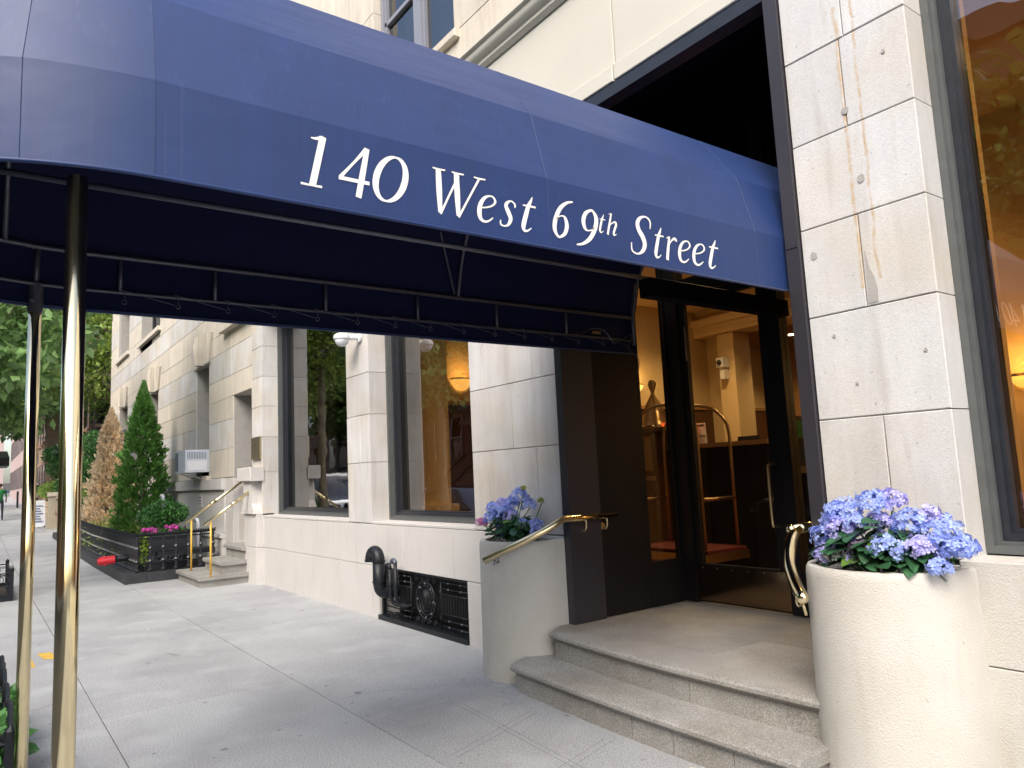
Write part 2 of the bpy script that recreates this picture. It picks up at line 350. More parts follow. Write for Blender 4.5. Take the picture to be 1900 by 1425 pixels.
# ================================================================ ground
def sheet(name, m, x0, x1, y0, y1, z, kind='structure', parent=None, n=1):
    b = MB(); xs = np.linspace(x0, x1, n+1)
    for i in range(n):
        a, c = xs[i], xs[i+1]; b.add([(a, y0, z+gz(a)), (c, y0, z+gz(c)), (c, y1, z+gz(c)), (a, y1, z+gz(a))], [(0, 1, 2, 3)])
    o = b.build(name, m, parent)
    if kind: o['kind'] = kind
    return o
g = sheet('ground', M['soil'], -400, 200, -200, 200, -.30, n=60)
sheet('road', M['asphalt'], -200, 60, -9.2, -.62, -.135, n=80)
sheet('sidewalk_far', M['concrete'], -200, 60, -13.5, -9.35, 0, n=80)
sheet('sidewalk_base', M['joint'], -150, 30, -.45, 9, -.008, n=60)
cb = MB()
for i in range(60):
    a = -100+i*2.2; 
    if a > 22: break
    b_ = a+2.18; cb.add([(a, -.62, -.13+gz(a)), (b_, -.62, -.13+gz(b_)), (b_, -.45, -.13+gz(b_)), (a, -.45, -.13+gz(a)), (a, -.62, .002+gz(a)), (b_, -.62, .002+gz(b_)), (b_, -.45, .002+gz(b_)), (a, -.45, .002+gz(a))],
                         [(4, 5, 6, 7), (0, 1, 5, 4), (1, 2, 6, 5), (3, 0, 4, 7)])
cbo = cb.build('curb', M['curb']); cbo['kind'] = 'structure'
cb2 = MB(); cb2.box(-100, 30, -9.35, -9.2, -.2, .004); o = cb2.build('curb', M['curb']); o['kind'] = 'structure'
SW = thing('sidewalk', (0, 0, 0), kind='structure')
def slab(x0, x1, y0, y1, m=None, gap=.003):
    x0 += gap; x1 -= gap; y0 += gap; y1 -= gap; dz = random.uniform(-.0015, .0015); k = 1 if x0 > -22 else 1
    z0 = dz+gz(x0); z1 = dz+gz(x1); c = .004
    MB().add([(x0+c, y0+c, z0), (x1-c, y0+c, z1), (x1-c, y1-c, z1), (x0+c, y1-c, z0), (x0, y0, z0-.006), (x1, y0, z1-.006), (x1, y1, z1-.006), (x0, y1, z0-.006)],
             [(0, 1, 2, 3), (4, 5, 1, 0), (5, 6, 2, 1), (6, 7, 3, 2), (7, 4, 0, 3)]).build('slab', m or M['concrete'], SW)
def row(y0, y1, xs):
    for a, b in zip(xs[:-1], xs[1:]): slab(a, b, y0, y1)
def seq(a, step, n): return [a+step*i for i in range(n)]
rowA = sorted([-5.86-1.46*i for i in range(60)]+[-4.4, -2.9, -1.45, 0, 1.5, 3, 4.5, 6]); row(-.44, .76, rowA)
rowB = sorted([-2.1-3.9*i for i in range(24)]+[1.8, 5.7]); row(.76, 2.11, rowB)
rowC = sorted([-4.65-3.4*i for i in range(28)]+[-2.4, -.5, 1.5, 3.5, 5.5]); row(2.11, 3.75, rowC)
# scored double lines in the concrete in front of the steps
sc = MB()
for (a, b_) in (((-4.05, 3.0), (-3.75, 2.2)), ((-4.0, 3.02), (-3.7, 2.22)), ((-3.35, 3.0), (-3.1, 2.2)), ((-3.3, 3.02), (-3.05, 2.22)), ((-4.5, 2.75), (-3.0, 2.62)), ((-4.5, 2.71), (-3.0, 2.58))):
    A = Vector((*a, 0.0012)); B = Vector((*b_, .0012)); t = (B-A).normalized(); nn = Vector((-t.y, t.x, 0))*.0016
    sc.add([A-nn, B-nn, B+nn, A+nn], [(0, 1, 2, 3)])
sc.build('scored_lines', M['joint'], SW)
for P_ in ([(-4.76, 3.15), (-4.95, 2.9), (-5.02, 2.72), (-5.2, 2.45), (-5.22, 2.2)], [(-8.4, 1.1), (-8.1, 1.25), (-7.95, 1.5), (-7.6, 1.62), (-7.45, 1.9)], [(-6.7, .2), (-6.62, .4), (-6.75, .6), (-6.7, .74)], [(-10.9, 2.6), (-10.5, 2.75), (-10.3, 3.0)]):
    q = smooth_pts([(a, b, 0) for a, b in P_], 5); cbm = MB(); L_ = []; R_ = []
    for i, (a, b, _) in enumerate(q):
        w_ = .0022*(.4+random.random()); L_.append((a-w_, b-w_+random.uniform(-.006, .006), .0022)); R_.append((a+w_, b+w_+random.uniform(-.006, .006), .0022))
    n_ = len(q); cbm.add(L_+R_, [(i, i+1, n_+i+1, n_+i) for i in range(n_-1)]); cbm.build('crack', M['joint'], SW)
ym = MB()
for (x0, x1, y0, y1) in ((-8.9, -8.55, .55, .68), (-8.8, -8.3, .40, .50), (-8.2, -7.7, .18, .27)):
    ym.add([(x0, y0, .0035), (x1, y0+.03, .0035), (x1+.1, y1, .0035), (x0+.05, y1-.01, .0035)], [(0, 1, 2, 3)])
tag(ym.build('utility_marking', M['yellowline']), kind='structure')

# ================================================================ our building
W = 3.72
BD = thing('apartment_building', (-6, W, 0), 'pale limestone apartment building with tall dark framed lobby windows and entrance', 'building')
COURSE = [0, .57, 1.05, 1.755, 2.32, 2.82, 3.31, 3.81, 4.36]
def stone(x0, x1, z0, z1, m=None, y0=W, y1=None, gap=.0028, ch=.004, name='stone'):
    y0 += random.uniform(-.0015, .0015)
    return MB().box(x0+gap, x1-gap, y0, y1 or y0+.28, z0+gap, z1-gap, c=ch).build(name, m or M['stone'], BD)
# backing wall pieces (mortar seen in the joints), butted around the openings
def backing(x0, x1, z0, z1, y0=W+.012, y1=W+.26): bx('wall_backing', M['mortar'], BD, x0, x1, y0, y1, z0, z1)
# pier between the entrance and the right-hand window
backing(-2.255, -1.60, 1.05, 9)
vj = {2: [-1.905], 3: [], 4: [-1.925], 5: [], 6: [-1.93], 7: [-1.9]}
for i in range(2, 8):
    xs = [-2.26]+vj[i]+[-1.574]
    for a, b in zip(xs[:-1], xs[1:]): stone(a, b, COURSE[i], COURSE[i+1], M['stone_rust'], y1=W+.2)
zz = 4.36; k = 0
while zz < 8.8:
    xs = [-2.26]+([-1.9] if k % 2 else [])+[-1.574]
    for a, b in zip(xs[:-1], xs[1:]): stone(a, b, zz, zz+.5, M['stone_rust'], y1=W+.2)
    zz += .5; k += 1
for x, z, r in ((-1.885, 3.0, .024), (-1.93, 3.40, .020), (-2.19, 2.665, .022), (-1.70, 3.62, .012), (-2.12, 2.2, .009), (-1.66, 2.05, .010), (-2.02, 1.93, .008)):
    n_ = 11; MB().prism([(x+r*(.8+.35*random.random())*math.cos(a), z+r*(.8+.35*random.random())*math.sin(a)) for a in np.linspace(0, 2*math.pi, n_+1)[:-1]], 'y', W-.0045, W+.004).build('repair_plug', M['mortar'], BD)
MB().prism([(-1.912, 2.335), (-1.862, 2.335), (-1.858, 2.40), (-1.87, 2.47), (-1.89, 2.52), (-1.905, 2.62)], 'y', W-.0045, W+.004).build('repair_patch', M['mortar'], BD)
# left pier, middle pier
lp = {2: [-5.43, -4.78], 3: [-5.1], 4: [-5.52, -4.79], 5: [-5.1], 6: [-4.8], 7: [-5.2]}
backing(-5.745, -4.47, 1.05, 4.36); backing(-8.58, -7.96, 1.05, 4.36); backing(-12.4, -11.96, 1.05, 4.36)
for i in range(2, 8):
    for x0, x1, v in ((-5.75, -4.462, lp[i]), (-8.59, -7.94, [[], [-8.2]][i % 2] if i < 4 else []), (-12.5, -11.94, [])):
        xs = [x0]+v+[x1]
        for a, b in zip(xs[:-1], xs[1:]): stone(a, b, COURSE[i], COURSE[i+1], y1=W+.27)
# painted base below the windows, with grille opening
backing(-12.4, -7.80, -.3, 1.0); backing(-5.92, -4.47, -.3, 1.0); backing(-7.80, -5.92, .60, 1.0)
for a, b in ((-11.94, -9.0), (-9.0, -7.79), (-5.93, -4.465)): stone(a, b, -.05, .575, M['base'], gap=.0025, name='base_stone')
for a, b in ((-11.94, -7.2), (-7.2, -4.465)): stone(a, b, .575, 1.045, M['base'], y0=W, gap=.0025, name='base_stone')
stone(-12.6, -11.94, -.1, .575, M['base'], y0=W-.10, name='base_stone'); stone(-12.6, -11.94, .575, 1.1, M['base'], y0=W-.10, name='base_stone')
# right base, to the right of the planter
backing(-1.6, 6, -.2, 1.0, W-.02, W+.15)
for i, (a, b) in enumerate(((-1.6, 1.5), (1.5, 5.9))):
    stone(a, b, -.05, .60, M['stucco'], y0=W-.06, name='base_stone'); stone(a, b, .60, 1.06, M['stucco'], y0=W-.06, y1=W+.55, name='base_stone')
# window sills
MB().box(-11.93, -8.59, W-.004, W+.55, 1.046, 1.075, c=.004).build('window_sill', M['base'], BD)
MB().box(-7.94, -5.755, W-.004, W+.55, 1.046, 1.075, c=.004).build('window_sill', M['base'], BD)
# fascia above entrance and windows
FZ0, FZ1 = 4.37, 5.30
for a, b in ((-16.0, -12.2), (-12.2, -8.6), (-8.6, -6.1), (-6.1, -3.6), (-3.6, -2.27)):
    if a < -12.5: continue
    stone(a, b, FZ0+.13, FZ1, M['cream'], y0=W+.0, name='fascia_panel', gap=.006)
    MB().box(a+.006, b-.006, W-.03, W+.3, FZ0, FZ0+.125, c=.006).build('fascia_trim', M['cream'], BD)
backing(-12.2, -2.27, FZ0+.02, FZ1-.02)
# moulding: stepped profile
pr = [(W+.2, FZ1), (W-.02, FZ1), (W-.05, FZ1+.03), (W-.05, FZ1+.06), (W-.09, FZ1+.085), (W-.11, FZ1+.12), (W-.11, FZ1+.15), (W-.14, FZ1+.165), (W-.14, FZ1+.185), (W+.2, FZ1+.185)]
MB().prism(pr, 'x', -12.2, -2.27).build('moulding', M['cream'], BD, smooth=30)
# upper wall with a window
UZ = FZ1+.19
for (x0, x1, z0, z1) in ((-12.2, -10.2, UZ, 5.95), (-10.2, -7.6, UZ, 5.95), (-7.6, -5.8, UZ, 5.86), (-5.8, -4.2, UZ, 5.95), (-4.2, -2.27, UZ, 5.95),
                         (-8.6, -7.6, 5.95, 7.2), (-10.2, -8.6, 5.95, 7.2), (-5.8, -4.6, 5.95, 6.6), (-4.6, -2.27, 5.95, 6.6), (-5.8, -4.1, 6.6, 7.3), (-4.1, -2.27, 6.6, 7.3),
                         (-8.6, -7.6, 7.2, 8.6), (-10.2, -8.6, 7.2, 8.6), (-5.8, -4.6, 7.3, 8.6), (-4.6, -2.27, 7.3, 8.6)):
    stone(x0, x1, z0, z1, M['stone_warm'], y0=W+.02)
bx('wall_backing', M['mortar'], BD, -12.2, -7.62, W+.04, W+.27, UZ, 12); bx('wall_backing', M['mortar'], BD, -5.78, -2.27, W+.04, W+.27, UZ, 12)
bx('wall_backing', M['mortar'], BD, -7.6, -5.8, W+.05, W+.27, UZ+.01, 5.84)
MB().box(-7.72, -5.7, W-.04, W+.3, 5.86, 5.95, c=.01).build('window_sill', M['stone_warm'], BD)
uw = thing('window', (-6.7, W+.2, 5.95)); uw.parent = BD; uw.location = Vector((-6.7, W+.2, 5.95))-BD.location
for x0, x1 in ((-7.6, -7.53), (-6.78, -6.62), (-5.87, -5.8)): bx('window_frame', M['greyframe'], uw, x0, x1, W+.12, W+.25, 5.95, 8.6)
for x0, x1 in ((-7.53, -6.78), (-6.62, -5.87)):
    bx('window_frame', M['greyframe'], uw, x0, x1, W+.14, W+.22, 5.95, 6.02); bx('window_frame', M['greyframe'], uw, x0, x1, W+.14, W+.22, 7.0, 7.05)
    for q0, q1 in ((x0, x0+.045), (x1-.045, x1)): bx('window_frame', M['greyframe'], uw, q0, q1, W+.14, W+.22, 6.02, 8.6)
    bx('pane', M['glassu'], uw, x0+.045, x1-.045, W+.18, W+.186, 6.02, 8.6)
bx('blind', M['paper'], uw, -7.5, -5.9, W+.4, W+.42, 6.0, 8.6)
ln = MB().tube(smooth_pts([(-6.1, W+.0, 6.9), (-5.6, W-.02, 6.72), (-5.1, W-.02, 6.6), (-4.9, W-.02, 6.78), (-5.0, W, 7.0)], 5), .02, 6).build('hanging_cable', M['iron'], BD)
# ------- big windows
def bigwin(x0, x1, z0, z1, gm, yf=3.97, right=False):
    w_ = thing('window', (x0, yf, z0)); w_.parent = BD; w_.location = Vector((x0, yf, z0))-BD.location
    def fr(n, m, *b): return bx(n, m, w_, *b)
    d = [(0, .085, 0, .26), ]
    # stepped outer frame (grey-green), inner frame (near black), glazing stop
    for m, o0, o1, ya, yb in ((M['grframe'], 0, .036, yf, yf+.25), (M['grframe'], .036, .054, yf+.03, yf+.25), (M['navyframe'], .054, .090, yf+.06, yf+.25), (M['navyframe'], .090, .108, yf+.085, yf+.2)):
        fr('window_frame', m, x0+o0, x0+o1, ya, yb, z0+o0, z1); fr('window_frame', m, x1-o1, x1-o0, ya, yb, z0+o0, z1)
        fr('window_frame', m, x0+o1, x1-o1, ya, yb, z0+o0, z0+o1)
    fr('pane', gm, x0+.108, x1-.108, yf+.13, yf+.138, z0+.108, z1)
    return w_
bigwin(-11.93, -8.59, 1.076, 4.36, M['glassm'])
bigwin(-7.94, -5.755, 1.076, 4.36, M['glassw'], 3.945)
wr = bigwin(-1.574, 3.2, 1.066, 4.9, M['glassr'], 3.90)
# entrance: bronze jambs and lined recess
JZ = .40
for x0, x1 in ((-4.46, -4.38), (-2.345, -2.262)):
    bx('door_jamb', M['bronze'], BD, x0, x1, W-.025, W+.3, JZ-.01, 4.30)
    bx('door_jamb', M['bronze'], BD, x0+.008, x1-.008, W-.03, W-.025, 2.735, 2.745)
bx('door_jamb', M['navyframe'], BD, -4.38, -2.345, W-.02, W+.1, 4.27, 4.36)
bx('reveal_panel', M['black'], BD, -4.46, -4.40, W+.301, 4.55, JZ, 5.2); bx('reveal_panel', M['black'], BD, -4.46, -4.398, 4.551, 4.98, JZ, .72)
bx('reveal_panel', M['black'], BD, -2.345, -2.28, W+.301, 5.2, JZ, 5.2)
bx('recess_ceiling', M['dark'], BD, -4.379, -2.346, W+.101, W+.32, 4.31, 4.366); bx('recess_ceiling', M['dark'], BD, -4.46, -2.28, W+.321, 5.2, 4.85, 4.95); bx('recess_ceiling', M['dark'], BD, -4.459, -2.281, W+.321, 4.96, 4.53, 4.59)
# reveal sidelite
for b in ((-4.45, -4.40, 4.552, 4.58, .72, 3.9), (-4.45, -4.40, 4.93, 5.02, .72, 3.9), (-4.449, -4.401, 4.58, 4.93, 3.12, 3.20), (-4.449, -4.401, 4.58, 4.93, .721, .76)):
    bx('window_frame', M['black'], BD, *b)
bx('pane', M['glassd'], BD, -4.428, -4.422, 4.58, 4.93, .76, 3.9)
bx('reveal_panel', M['black'], BD, -4.46, -4.397, 4.551, 5.02, 3.9, 4.85)
# door wall at Y = 5.01
for b in ((-4.40, -4.27, 4.96, 5.08, JZ, 4.85), (-4.27, -2.345, 4.97, 5.08, 3.02, 3.17), (-3.375, -3.27, 4.97, 5.08, JZ, 3.02), (-3.40, -3.27, 4.97, 5.08, 3.17, 4.85),
          (-2.42, -2.345, 4.97, 5.08, JZ, 3.02), (-3.27, -2.42, 4.975, 5.08, JZ, .72)):
    bx('door_frame', M['black'], BD, *b)
bx('pane', M['glassd'], BD, -3.27, -2.42, 5.02, 5.028, .72, 3.02); bx('transom_pane', M['glassd'], BD, -4.27, -2.345, 5.02, 5.028, 3.17, 3.75); bx('transom_panel', M['dark'], BD, -4.27, -3.405, 4.98, 5.06, 3.75, 4.85); bx('transom_panel', M['dark'], BD, -3.265, -2.345, 4.98, 5.06, 3.75, 4.85)
dr = thing('entrance_door', (-3.82, 5.01, JZ)); dr.parent = BD; dr.location = Vector((-3.82, 5.01, JZ))-BD.location
MB().box(-4.265, -4.205, 4.985, 5.03, .405, 3.015).box(-3.465, -3.38, 4.985, 5.03, .405, 3.015).box(-4.205, -3.465, 4.985, 5.03, .405, .72).box(-4.205, -3.465, 4.985, 5.03, 2.94, 3.015).build('door_leaf', M['black'], dr)
bx('pane', M['glassd'], dr, -4.205, -3.465, 5.004, 5.01, .72, 2.94)
bx('kick_plate', mat('kick_plate_brass', (.22, .15, .09), .12, metal=1), dr, -4.262, -3.385, 4.978, 4.984, .42, .705)
for x in np.linspace(-4.2, -3.45, 6):
    for z in (.435, .69): MB().sphere((x, 4.976, z), .006, 6, 4).build('screw', M['chrome'], dr)
hd = MB().tube(smooth_pts([(-3.43, 4.98, 1.53), (-3.43, 4.92, 1.52), (-3.43, 4.90, 1.47), (-3.43, 4.90, 1.1), (-3.43, 4.92, 1.06), (-3.43, 4.98, 1.05)], 4), .012, 8).build('handle', M['brass2'], dr, smooth=True)
bx('hinge', M['rod'], dr, -4.215, -4.205, 4.975, 4.985, 2.45, 2.75)
# ------- facade to the left of the windows
LY = W
NX0, NX1 = -13.6, -12.5
holes = [(-16.35, -15.3, 1.78, 4.05), (-21.4, -20.4, 1.78, 4.1), (-26.75, -25.1, 1.9, 4.2), (NX0, NX1, .6, 3.18), (-23.0, -20.25, 5.72, 7.5), (-27.2, -25.0, 5.85, 7.5), (-16.9, -14.9, 5.75, 7.5)]
def cut_row(z0, z1, xa, xb, step, m, y0, jit):
    segs = [(xa, xb)]
    for (hx0, hx1, hz0, hz1) in holes:
        if hz0 < z1-.02 and hz1 > z0+.02:
            ns = []
            for a, b in segs:
                if hx1 <= a or hx0 >= b: ns.append((a, b)); continue
                if hx0 > a: ns.append((a, hx0))
                if hx1 < b: ns.append((hx1, b))
            segs = ns
    for a, b in segs:
        n = max(1, round((b-a)/step)); xs = [a+(b-a)*(i/n) for i in range(n+1)]
        xs = [xs[0]]+[x+jit*step*.0+(random.uniform(-.12, .12) if n > 1 else 0) for x in xs[1:-1]]+[xs[-1]]
        for p, q in zip(xs[:-1], xs[1:]): stone(p, q, z0, z1, m, y0=y0, y1=y0+.45)
zs = [1.72, 2.24, 2.77, 3.18, 3.57, 4.08, 4.45, 4.95, 5.45, 5.85, 6.4, 6.95, 7.5]
for i, (a, b) in enumerate(zip(zs[:-1], zs[1:])): cut_row(a, b, -28.7, -12.5 if b <= 4.4 else -12.2, 1.35, [M['stone_warm'], M['stone']][i % 3 == 1], LY, i % 2)
def lback(x0, x1, z0, z1): bx('wall_backing', M['mortar'], BD, x0, x1, LY+.02, LY+.43, z0, z1)
lback(-28.68, -26.75, 1.7, 7.5); lback(-25.1, -21.4, 1.7, 5.7); lback(-20.4, -16.35, 1.7, 5.7); lback(-15.3, NX0, 1.7, 5.7); lback(-26.75, -12.5, 4.25, 5.7); lback(-25, -23, 5.7, 7.5); lback(-20.25, -16.9, 5.7, 7.5); lback(-14.9, -12.2, 5.7, 7.5)
for a, b in ((-28.75, -24), (-24, -19.5), (-19.5, -15.5), (-15.5, -14.1)):
    stone(a, b, 1.5, 1.71, M['base'], y0=LY-.08, name='water_table'); stone(a, b, .72, 1.5, M['base'], y0=LY-.02, name='base_stone')
    stone(a, b, .62, .72, M['base'], y0=LY-.09, name='base_stone'); stone(a, b, -.1, .62, M['base'], y0=LY-.06, name='base_stone')
stone(-14.1, -13.6, -.1, 1.71, M['base'], y0=LY-.0, name='base_stone')
bx('wall_backing', M['mortar'], BD, -28.7, -13.62, LY+.05, LY+.4, -.2, 1.69)
# windows in the left facade, keystones, sills
for (hx0, hx1, hz0, hz1) in holes[:3]+holes[4:]:
    ww = thing('window', (hx0, LY+.3, hz0)); ww.parent = BD; ww.location = Vector((hx0, LY+.3, hz0))-BD.location
    mid = (hz0+hz1)/2
    for b in ((hx0, hx0+.09, hz0, hz1), (hx1-.09, hx1, hz0, hz1), (hx0+.09, hx1-.09, hz0, hz0+.07), (hx0+.09, hx1-.09, hz1-.07, hz1), (hx0+.09, hx1-.09, mid-.03, mid+.03), ((hx0+hx1)/2-.03, (hx0+hx1)/2+.03, hz0+.07, mid-.03)):
        bx('window_frame', M['navyframe'], ww, b[0], b[1], LY+.30, LY+.38, b[2], b[3])
    bx('pane', M['glassu'], ww, hx0+.09, hx1-.09, LY+.34, LY+.345, hz0+.07, hz1-.07)
    bx('blind', M['paper'], BD, hx0+.05, hx1-.05, LY+.6, LY+.61, mid, hz1)
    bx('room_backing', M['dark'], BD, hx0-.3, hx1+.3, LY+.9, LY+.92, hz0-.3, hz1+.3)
    bx('window_sill', M['stone_warm'], BD, hx0-.12, hx1+.12, LY-.08, LY+.3, hz0-.11, hz0-.001)
    if hz0 < 3:
        cx = (hx0+hx1)/2
        for k in range(-1, 2):      # flat-arch voussoirs, the fluted keystone stands proud
            wd = .30 if k == 0 else .27; x = cx+k*.31
            b = MB(); p = [(x-wd/2*.8, hz1-.02), (x+wd/2*.8, hz1-.02), (x+wd/2*1.25, hz1+.62), (x-wd/2*1.25, hz1+.62)]
            b.prism(p, 'y', LY-(.12 if k == 0 else .04), LY+.1).build('keystone', M['stone_warm'], BD)
            if k == 0:
                for q in (-.07, 0, .07): MB().tube([(x+q, LY-.125, hz1), (x+q*1.3, LY-.125, hz1+.58)], .018, 6).build('flute', M['stone_warm'], BD)
        for s_ in (-1, 1): MB().prism([(cx+s_*.62, hz1-.02), (cx+s_*.86, hz1+.55), (cx+s_*.66, hz1+.55), (cx+s_*.45, hz1-.02)], 'y', LY-.045, LY+.1).build('keystone', M['stone_warm'], BD)
MB().box(-14.15, -12.3, LY-.12, LY+.2, 4.40, 4.52, c=.01).build('window_sill', M['stone_warm'], BD)
# niche with side door
bx('niche_side', M['stone'], BD, NX0-.2, NX0-.001, LY+.1, LY+1.4, .6, 3.3); bx('niche_side', M['stone'], BD, NX1+.001, NX1+.2, LY+.3, LY+1.4, .6, 3.3)
bx('niche_ceiling', M['stone'], BD, NX0, NX1, LY+.45, LY+1.4, 3.18, 3.3); bx('side_door', M['base'], BD, NX0, NX1, LY+1.2, LY+1.25, .6, 3.18)
# building corner return and mass behind, roof
bx('side_wall', M['stone_warm'], BD, -28.7, -28.2, LY+.46, 16, 0, 14); bx('upper_wall', M['stone_warm'], BD, -28.7, -12.2, LY+.02, LY+.5, 7.5, 14)
bx('upper_wall', M['stone_warm'], BD, -12.19, 6, LY+.03, LY+.27, 8.6, 14); bx('roof', M['mortar'], BD, -28.2, 6, LY+.5, 16, 13.9, 14.1)
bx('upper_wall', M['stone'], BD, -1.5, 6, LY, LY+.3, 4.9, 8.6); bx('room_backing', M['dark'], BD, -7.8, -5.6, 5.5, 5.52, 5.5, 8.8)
# wall stub pedestal beside the stoop
for b in ((-12.5, -12.0, W-.14, W-.1, 0, 0),): pass
MB().prism([(-12.62, 1.1), (-11.96, 1.1), (-11.98, 1.16), (-12.06, 1.26), (-12.08, 1.62), (-12.5, 1.62), (-12.52, 1.26), (-12.60, 1.16)], 'y', W-.14, W+.02).build('pedestal', M['base'], BD)
MB().box(-12.66, -11.93, W-.2, W+.02, 1.62, 1.84, c=.01).build('pedestal_cap', M['base'], BD)

# ------- lobby room
for n, m, b in (('lobby_floor', M['floor'], (-9.6, 3.5, 5.09, 14, .3, .392)), ('lobby_wall', M['amber'], (-9.75, -9.6, 4.3, 14.2, .3, 4.6)), ('lobby_wainscot', M['wood'], (-9.6, -9.57, 4.3, 14, .392, 2.62)), ('lobby_dado_rail', M['woodl'], (-9.6, -9.54, 4.3, 14, 2.621, 2.68)), ('lobby_wall', M['amber'], (3.5, 3.65, 4.3, 14, .3, 4.9)),
                ('lobby_wall', M['amber'], (-9.6, -9.1, 12, 12.2, .3, 4.6)), ('lobby_wall', M['cornice'], (-9.1, -8.72, 11.7, 12.2, .3, 4.05)),
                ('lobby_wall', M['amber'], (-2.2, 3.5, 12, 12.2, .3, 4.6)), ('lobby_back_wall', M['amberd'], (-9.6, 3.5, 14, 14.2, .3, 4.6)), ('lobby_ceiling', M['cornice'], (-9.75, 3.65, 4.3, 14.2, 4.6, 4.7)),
                ('lobby_beam', M['cornice'], (-9.6, 3.5, 11.62, 12.2, 4.06, 4.36)), ('lobby_beam', M['cornice'], (-9.6, 3.5, 11.55, 11.62, 4.26, 4.40)), ('lobby_beam', M['amber'], (-9.6, 3.5, 11.72, 12.2, 4.40, 4.6)),
                ('lobby_beam', M['cornice'], (-9.6, 3.5, 11.59, 11.62, 4.14, 4.17)), ('lobby_ceiling', M['amberd'], (-9.6, 3.5, 12.2, 14, 4.02, 4.06)),
                ('front_lining', M['dark'], (-8.6, -7.9, W+.28, 4.3, .3, 4.6)), ('front_lining', M['cornice'], (-5.75, -4.47, W+.28, 4.25, .3, 4.6)), ('front_lining', M['cornice'], (-2.27, -1.5, W+.28, 4.25, .3, 4.6)),
                ('lobby_floor', M['floor'], (-9.6, -4.47, 4.0, 5.08, .3, .392)), ('lobby_floor', M['floor'], (-2.27, 3.5, 4.0, 5.08, .3, .392)), ('front_lining', M['cornice'], (-1.5, 3.5, 4.0, 4.12, .3, 1.06)), ('front_lining', M['cornice'], (-11.9, -5.755, 4.28, 4.32, .3, 1.06)),
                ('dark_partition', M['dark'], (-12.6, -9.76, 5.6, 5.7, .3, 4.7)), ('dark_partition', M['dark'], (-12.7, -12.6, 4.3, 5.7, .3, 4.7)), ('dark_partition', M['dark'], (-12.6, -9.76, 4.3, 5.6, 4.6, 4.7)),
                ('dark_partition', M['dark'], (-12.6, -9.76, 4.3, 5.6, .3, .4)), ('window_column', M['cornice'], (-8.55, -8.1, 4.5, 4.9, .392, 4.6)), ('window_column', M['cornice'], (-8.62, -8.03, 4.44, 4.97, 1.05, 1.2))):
    bx(n, m, BD, *b)
# arched recess in the lobby back wall
ar = [(-8.0+.55*math.cos(a), 3.0+.45*math.sin(a)) for a in np.linspace(0, math.pi, 13)]
MB().prism([(-7.45, .39)]+ar+[(-8.55, .39)], 'y', 13.93, 13.995).build('arched_doorway', M['wood'], BD)
# ================================================================ awning
AX = -3.375; HWD = 1.005
AW = thing('awning', (AX, 2, 2.5), 'navy blue canvas entrance awning lettered with the street address on brass poles', 'awning')
def rnd_prof(P, r=.03):
    out = [P[0]]
    for a, b, c in zip(P[:-2], P[1:-1], P[2:]):
        a, b, c = map(np.array, (a, b, c)); u = (a-b)/np.linalg.norm(a-b); v = (c-b)/np.linalg.norm(c-b)
        out += [tuple(b+u*r), tuple(b+u*r*.35+v*r*.35*.3), tuple(b+v*r*.35+u*r*.1), tuple(b+v*r)]
    return out+[P[-1]]
PROF = [(HWD-.012, 2.515), (HWD, 2.502), (HWD, 2.82), (.916, 3.155), (.69, 3.47), (.35, 3.66), (0, 3.72)]
PR = PROF
def loft(rows, name, m, flip=False, parent=AW):
    k = len(rows[0]); b = MB(); vs = [p for r_ in rows for p in r_]; fs = []
    for i in range(len(rows)-1):
        for j in range(k-1): fs.append((i*k+j, i*k+j+1, (i+1)*k+j+1, (i+1)*k+j))
    b.add(vs, fs); o = b.build(name, m, parent, smooth=6, fix=False); return o
def profx(side, y, sag=0):
    out = []
    for i, (r_, z) in enumerate(PR):
        s_ = 0
        if sag and 2 <= i:
            s_ = sag*(abs(math.sin(i*.9)))*.5
        out.append((AX+side*(r_-s_), y, z-s_*.4))
    return out
seams = [.415, 1.977, 3.455, 4.55]
def fabric(o):
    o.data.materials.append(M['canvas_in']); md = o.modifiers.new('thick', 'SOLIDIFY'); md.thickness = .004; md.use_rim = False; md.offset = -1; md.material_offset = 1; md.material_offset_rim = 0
    return o
canopy_panels = []
for side in (1, -1):
    for a, b_ in zip(seams[:-1], seams[1:]):
        n = 10; rows = []
        for i in range(n+1):
            t = i/n; y = a+(b_-a)*t; r_ = profx(side, y, 0)
            rows.append(r_ if side > 0 else r_[::-1])
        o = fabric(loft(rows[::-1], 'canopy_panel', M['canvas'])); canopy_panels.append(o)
    # seam welts
    for y in seams[:3]:
        MB().tube([(AX+side*(r_+.001), y, z) for r_, z in PROF[1:]], .0009, 4).build('seam', M['canvas'], AW)
# rounded street end: half dome in gores
ng = 9
for gix in range(ng):
    rows = []; n = 8
    for i in range(n+1):
        t = i/n; ang = math.pi*(gix+t)/ng; sg = .006*math.sin(math.pi*t)
        rows.append([(AX+(r_-(sg if 1 < k else sg*.25)*(r_/HWD))*math.cos(ang), .415-(r_-(sg if 1 < k else sg*.25)*(r_/HWD))*math.sin(ang), z) for k, (r_, z) in enumerate(PR)])
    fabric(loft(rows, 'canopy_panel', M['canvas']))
    ang = math.pi*gix/ng
    if gix: MB().tube([(AX+(r_+.001)*math.cos(ang), .415-(r_+.001)*math.sin(ang), z) for r_, z in PROF[1:]], .0009, 4).build('seam', M['canvas'], AW)
MB().tube([(AX+HWD-.003, 4.55, 2.507)]+[(AX+(HWD-.003)*math.cos(math.pi*t/60), .415-(HWD-.003)*math.sin(math.pi*t/60), 2.507) for t in range(61)]+[(AX-HWD+.003, 4.55, 2.507)], .0075, 8).build('hem', M['canvas'], AW, smooth='all')
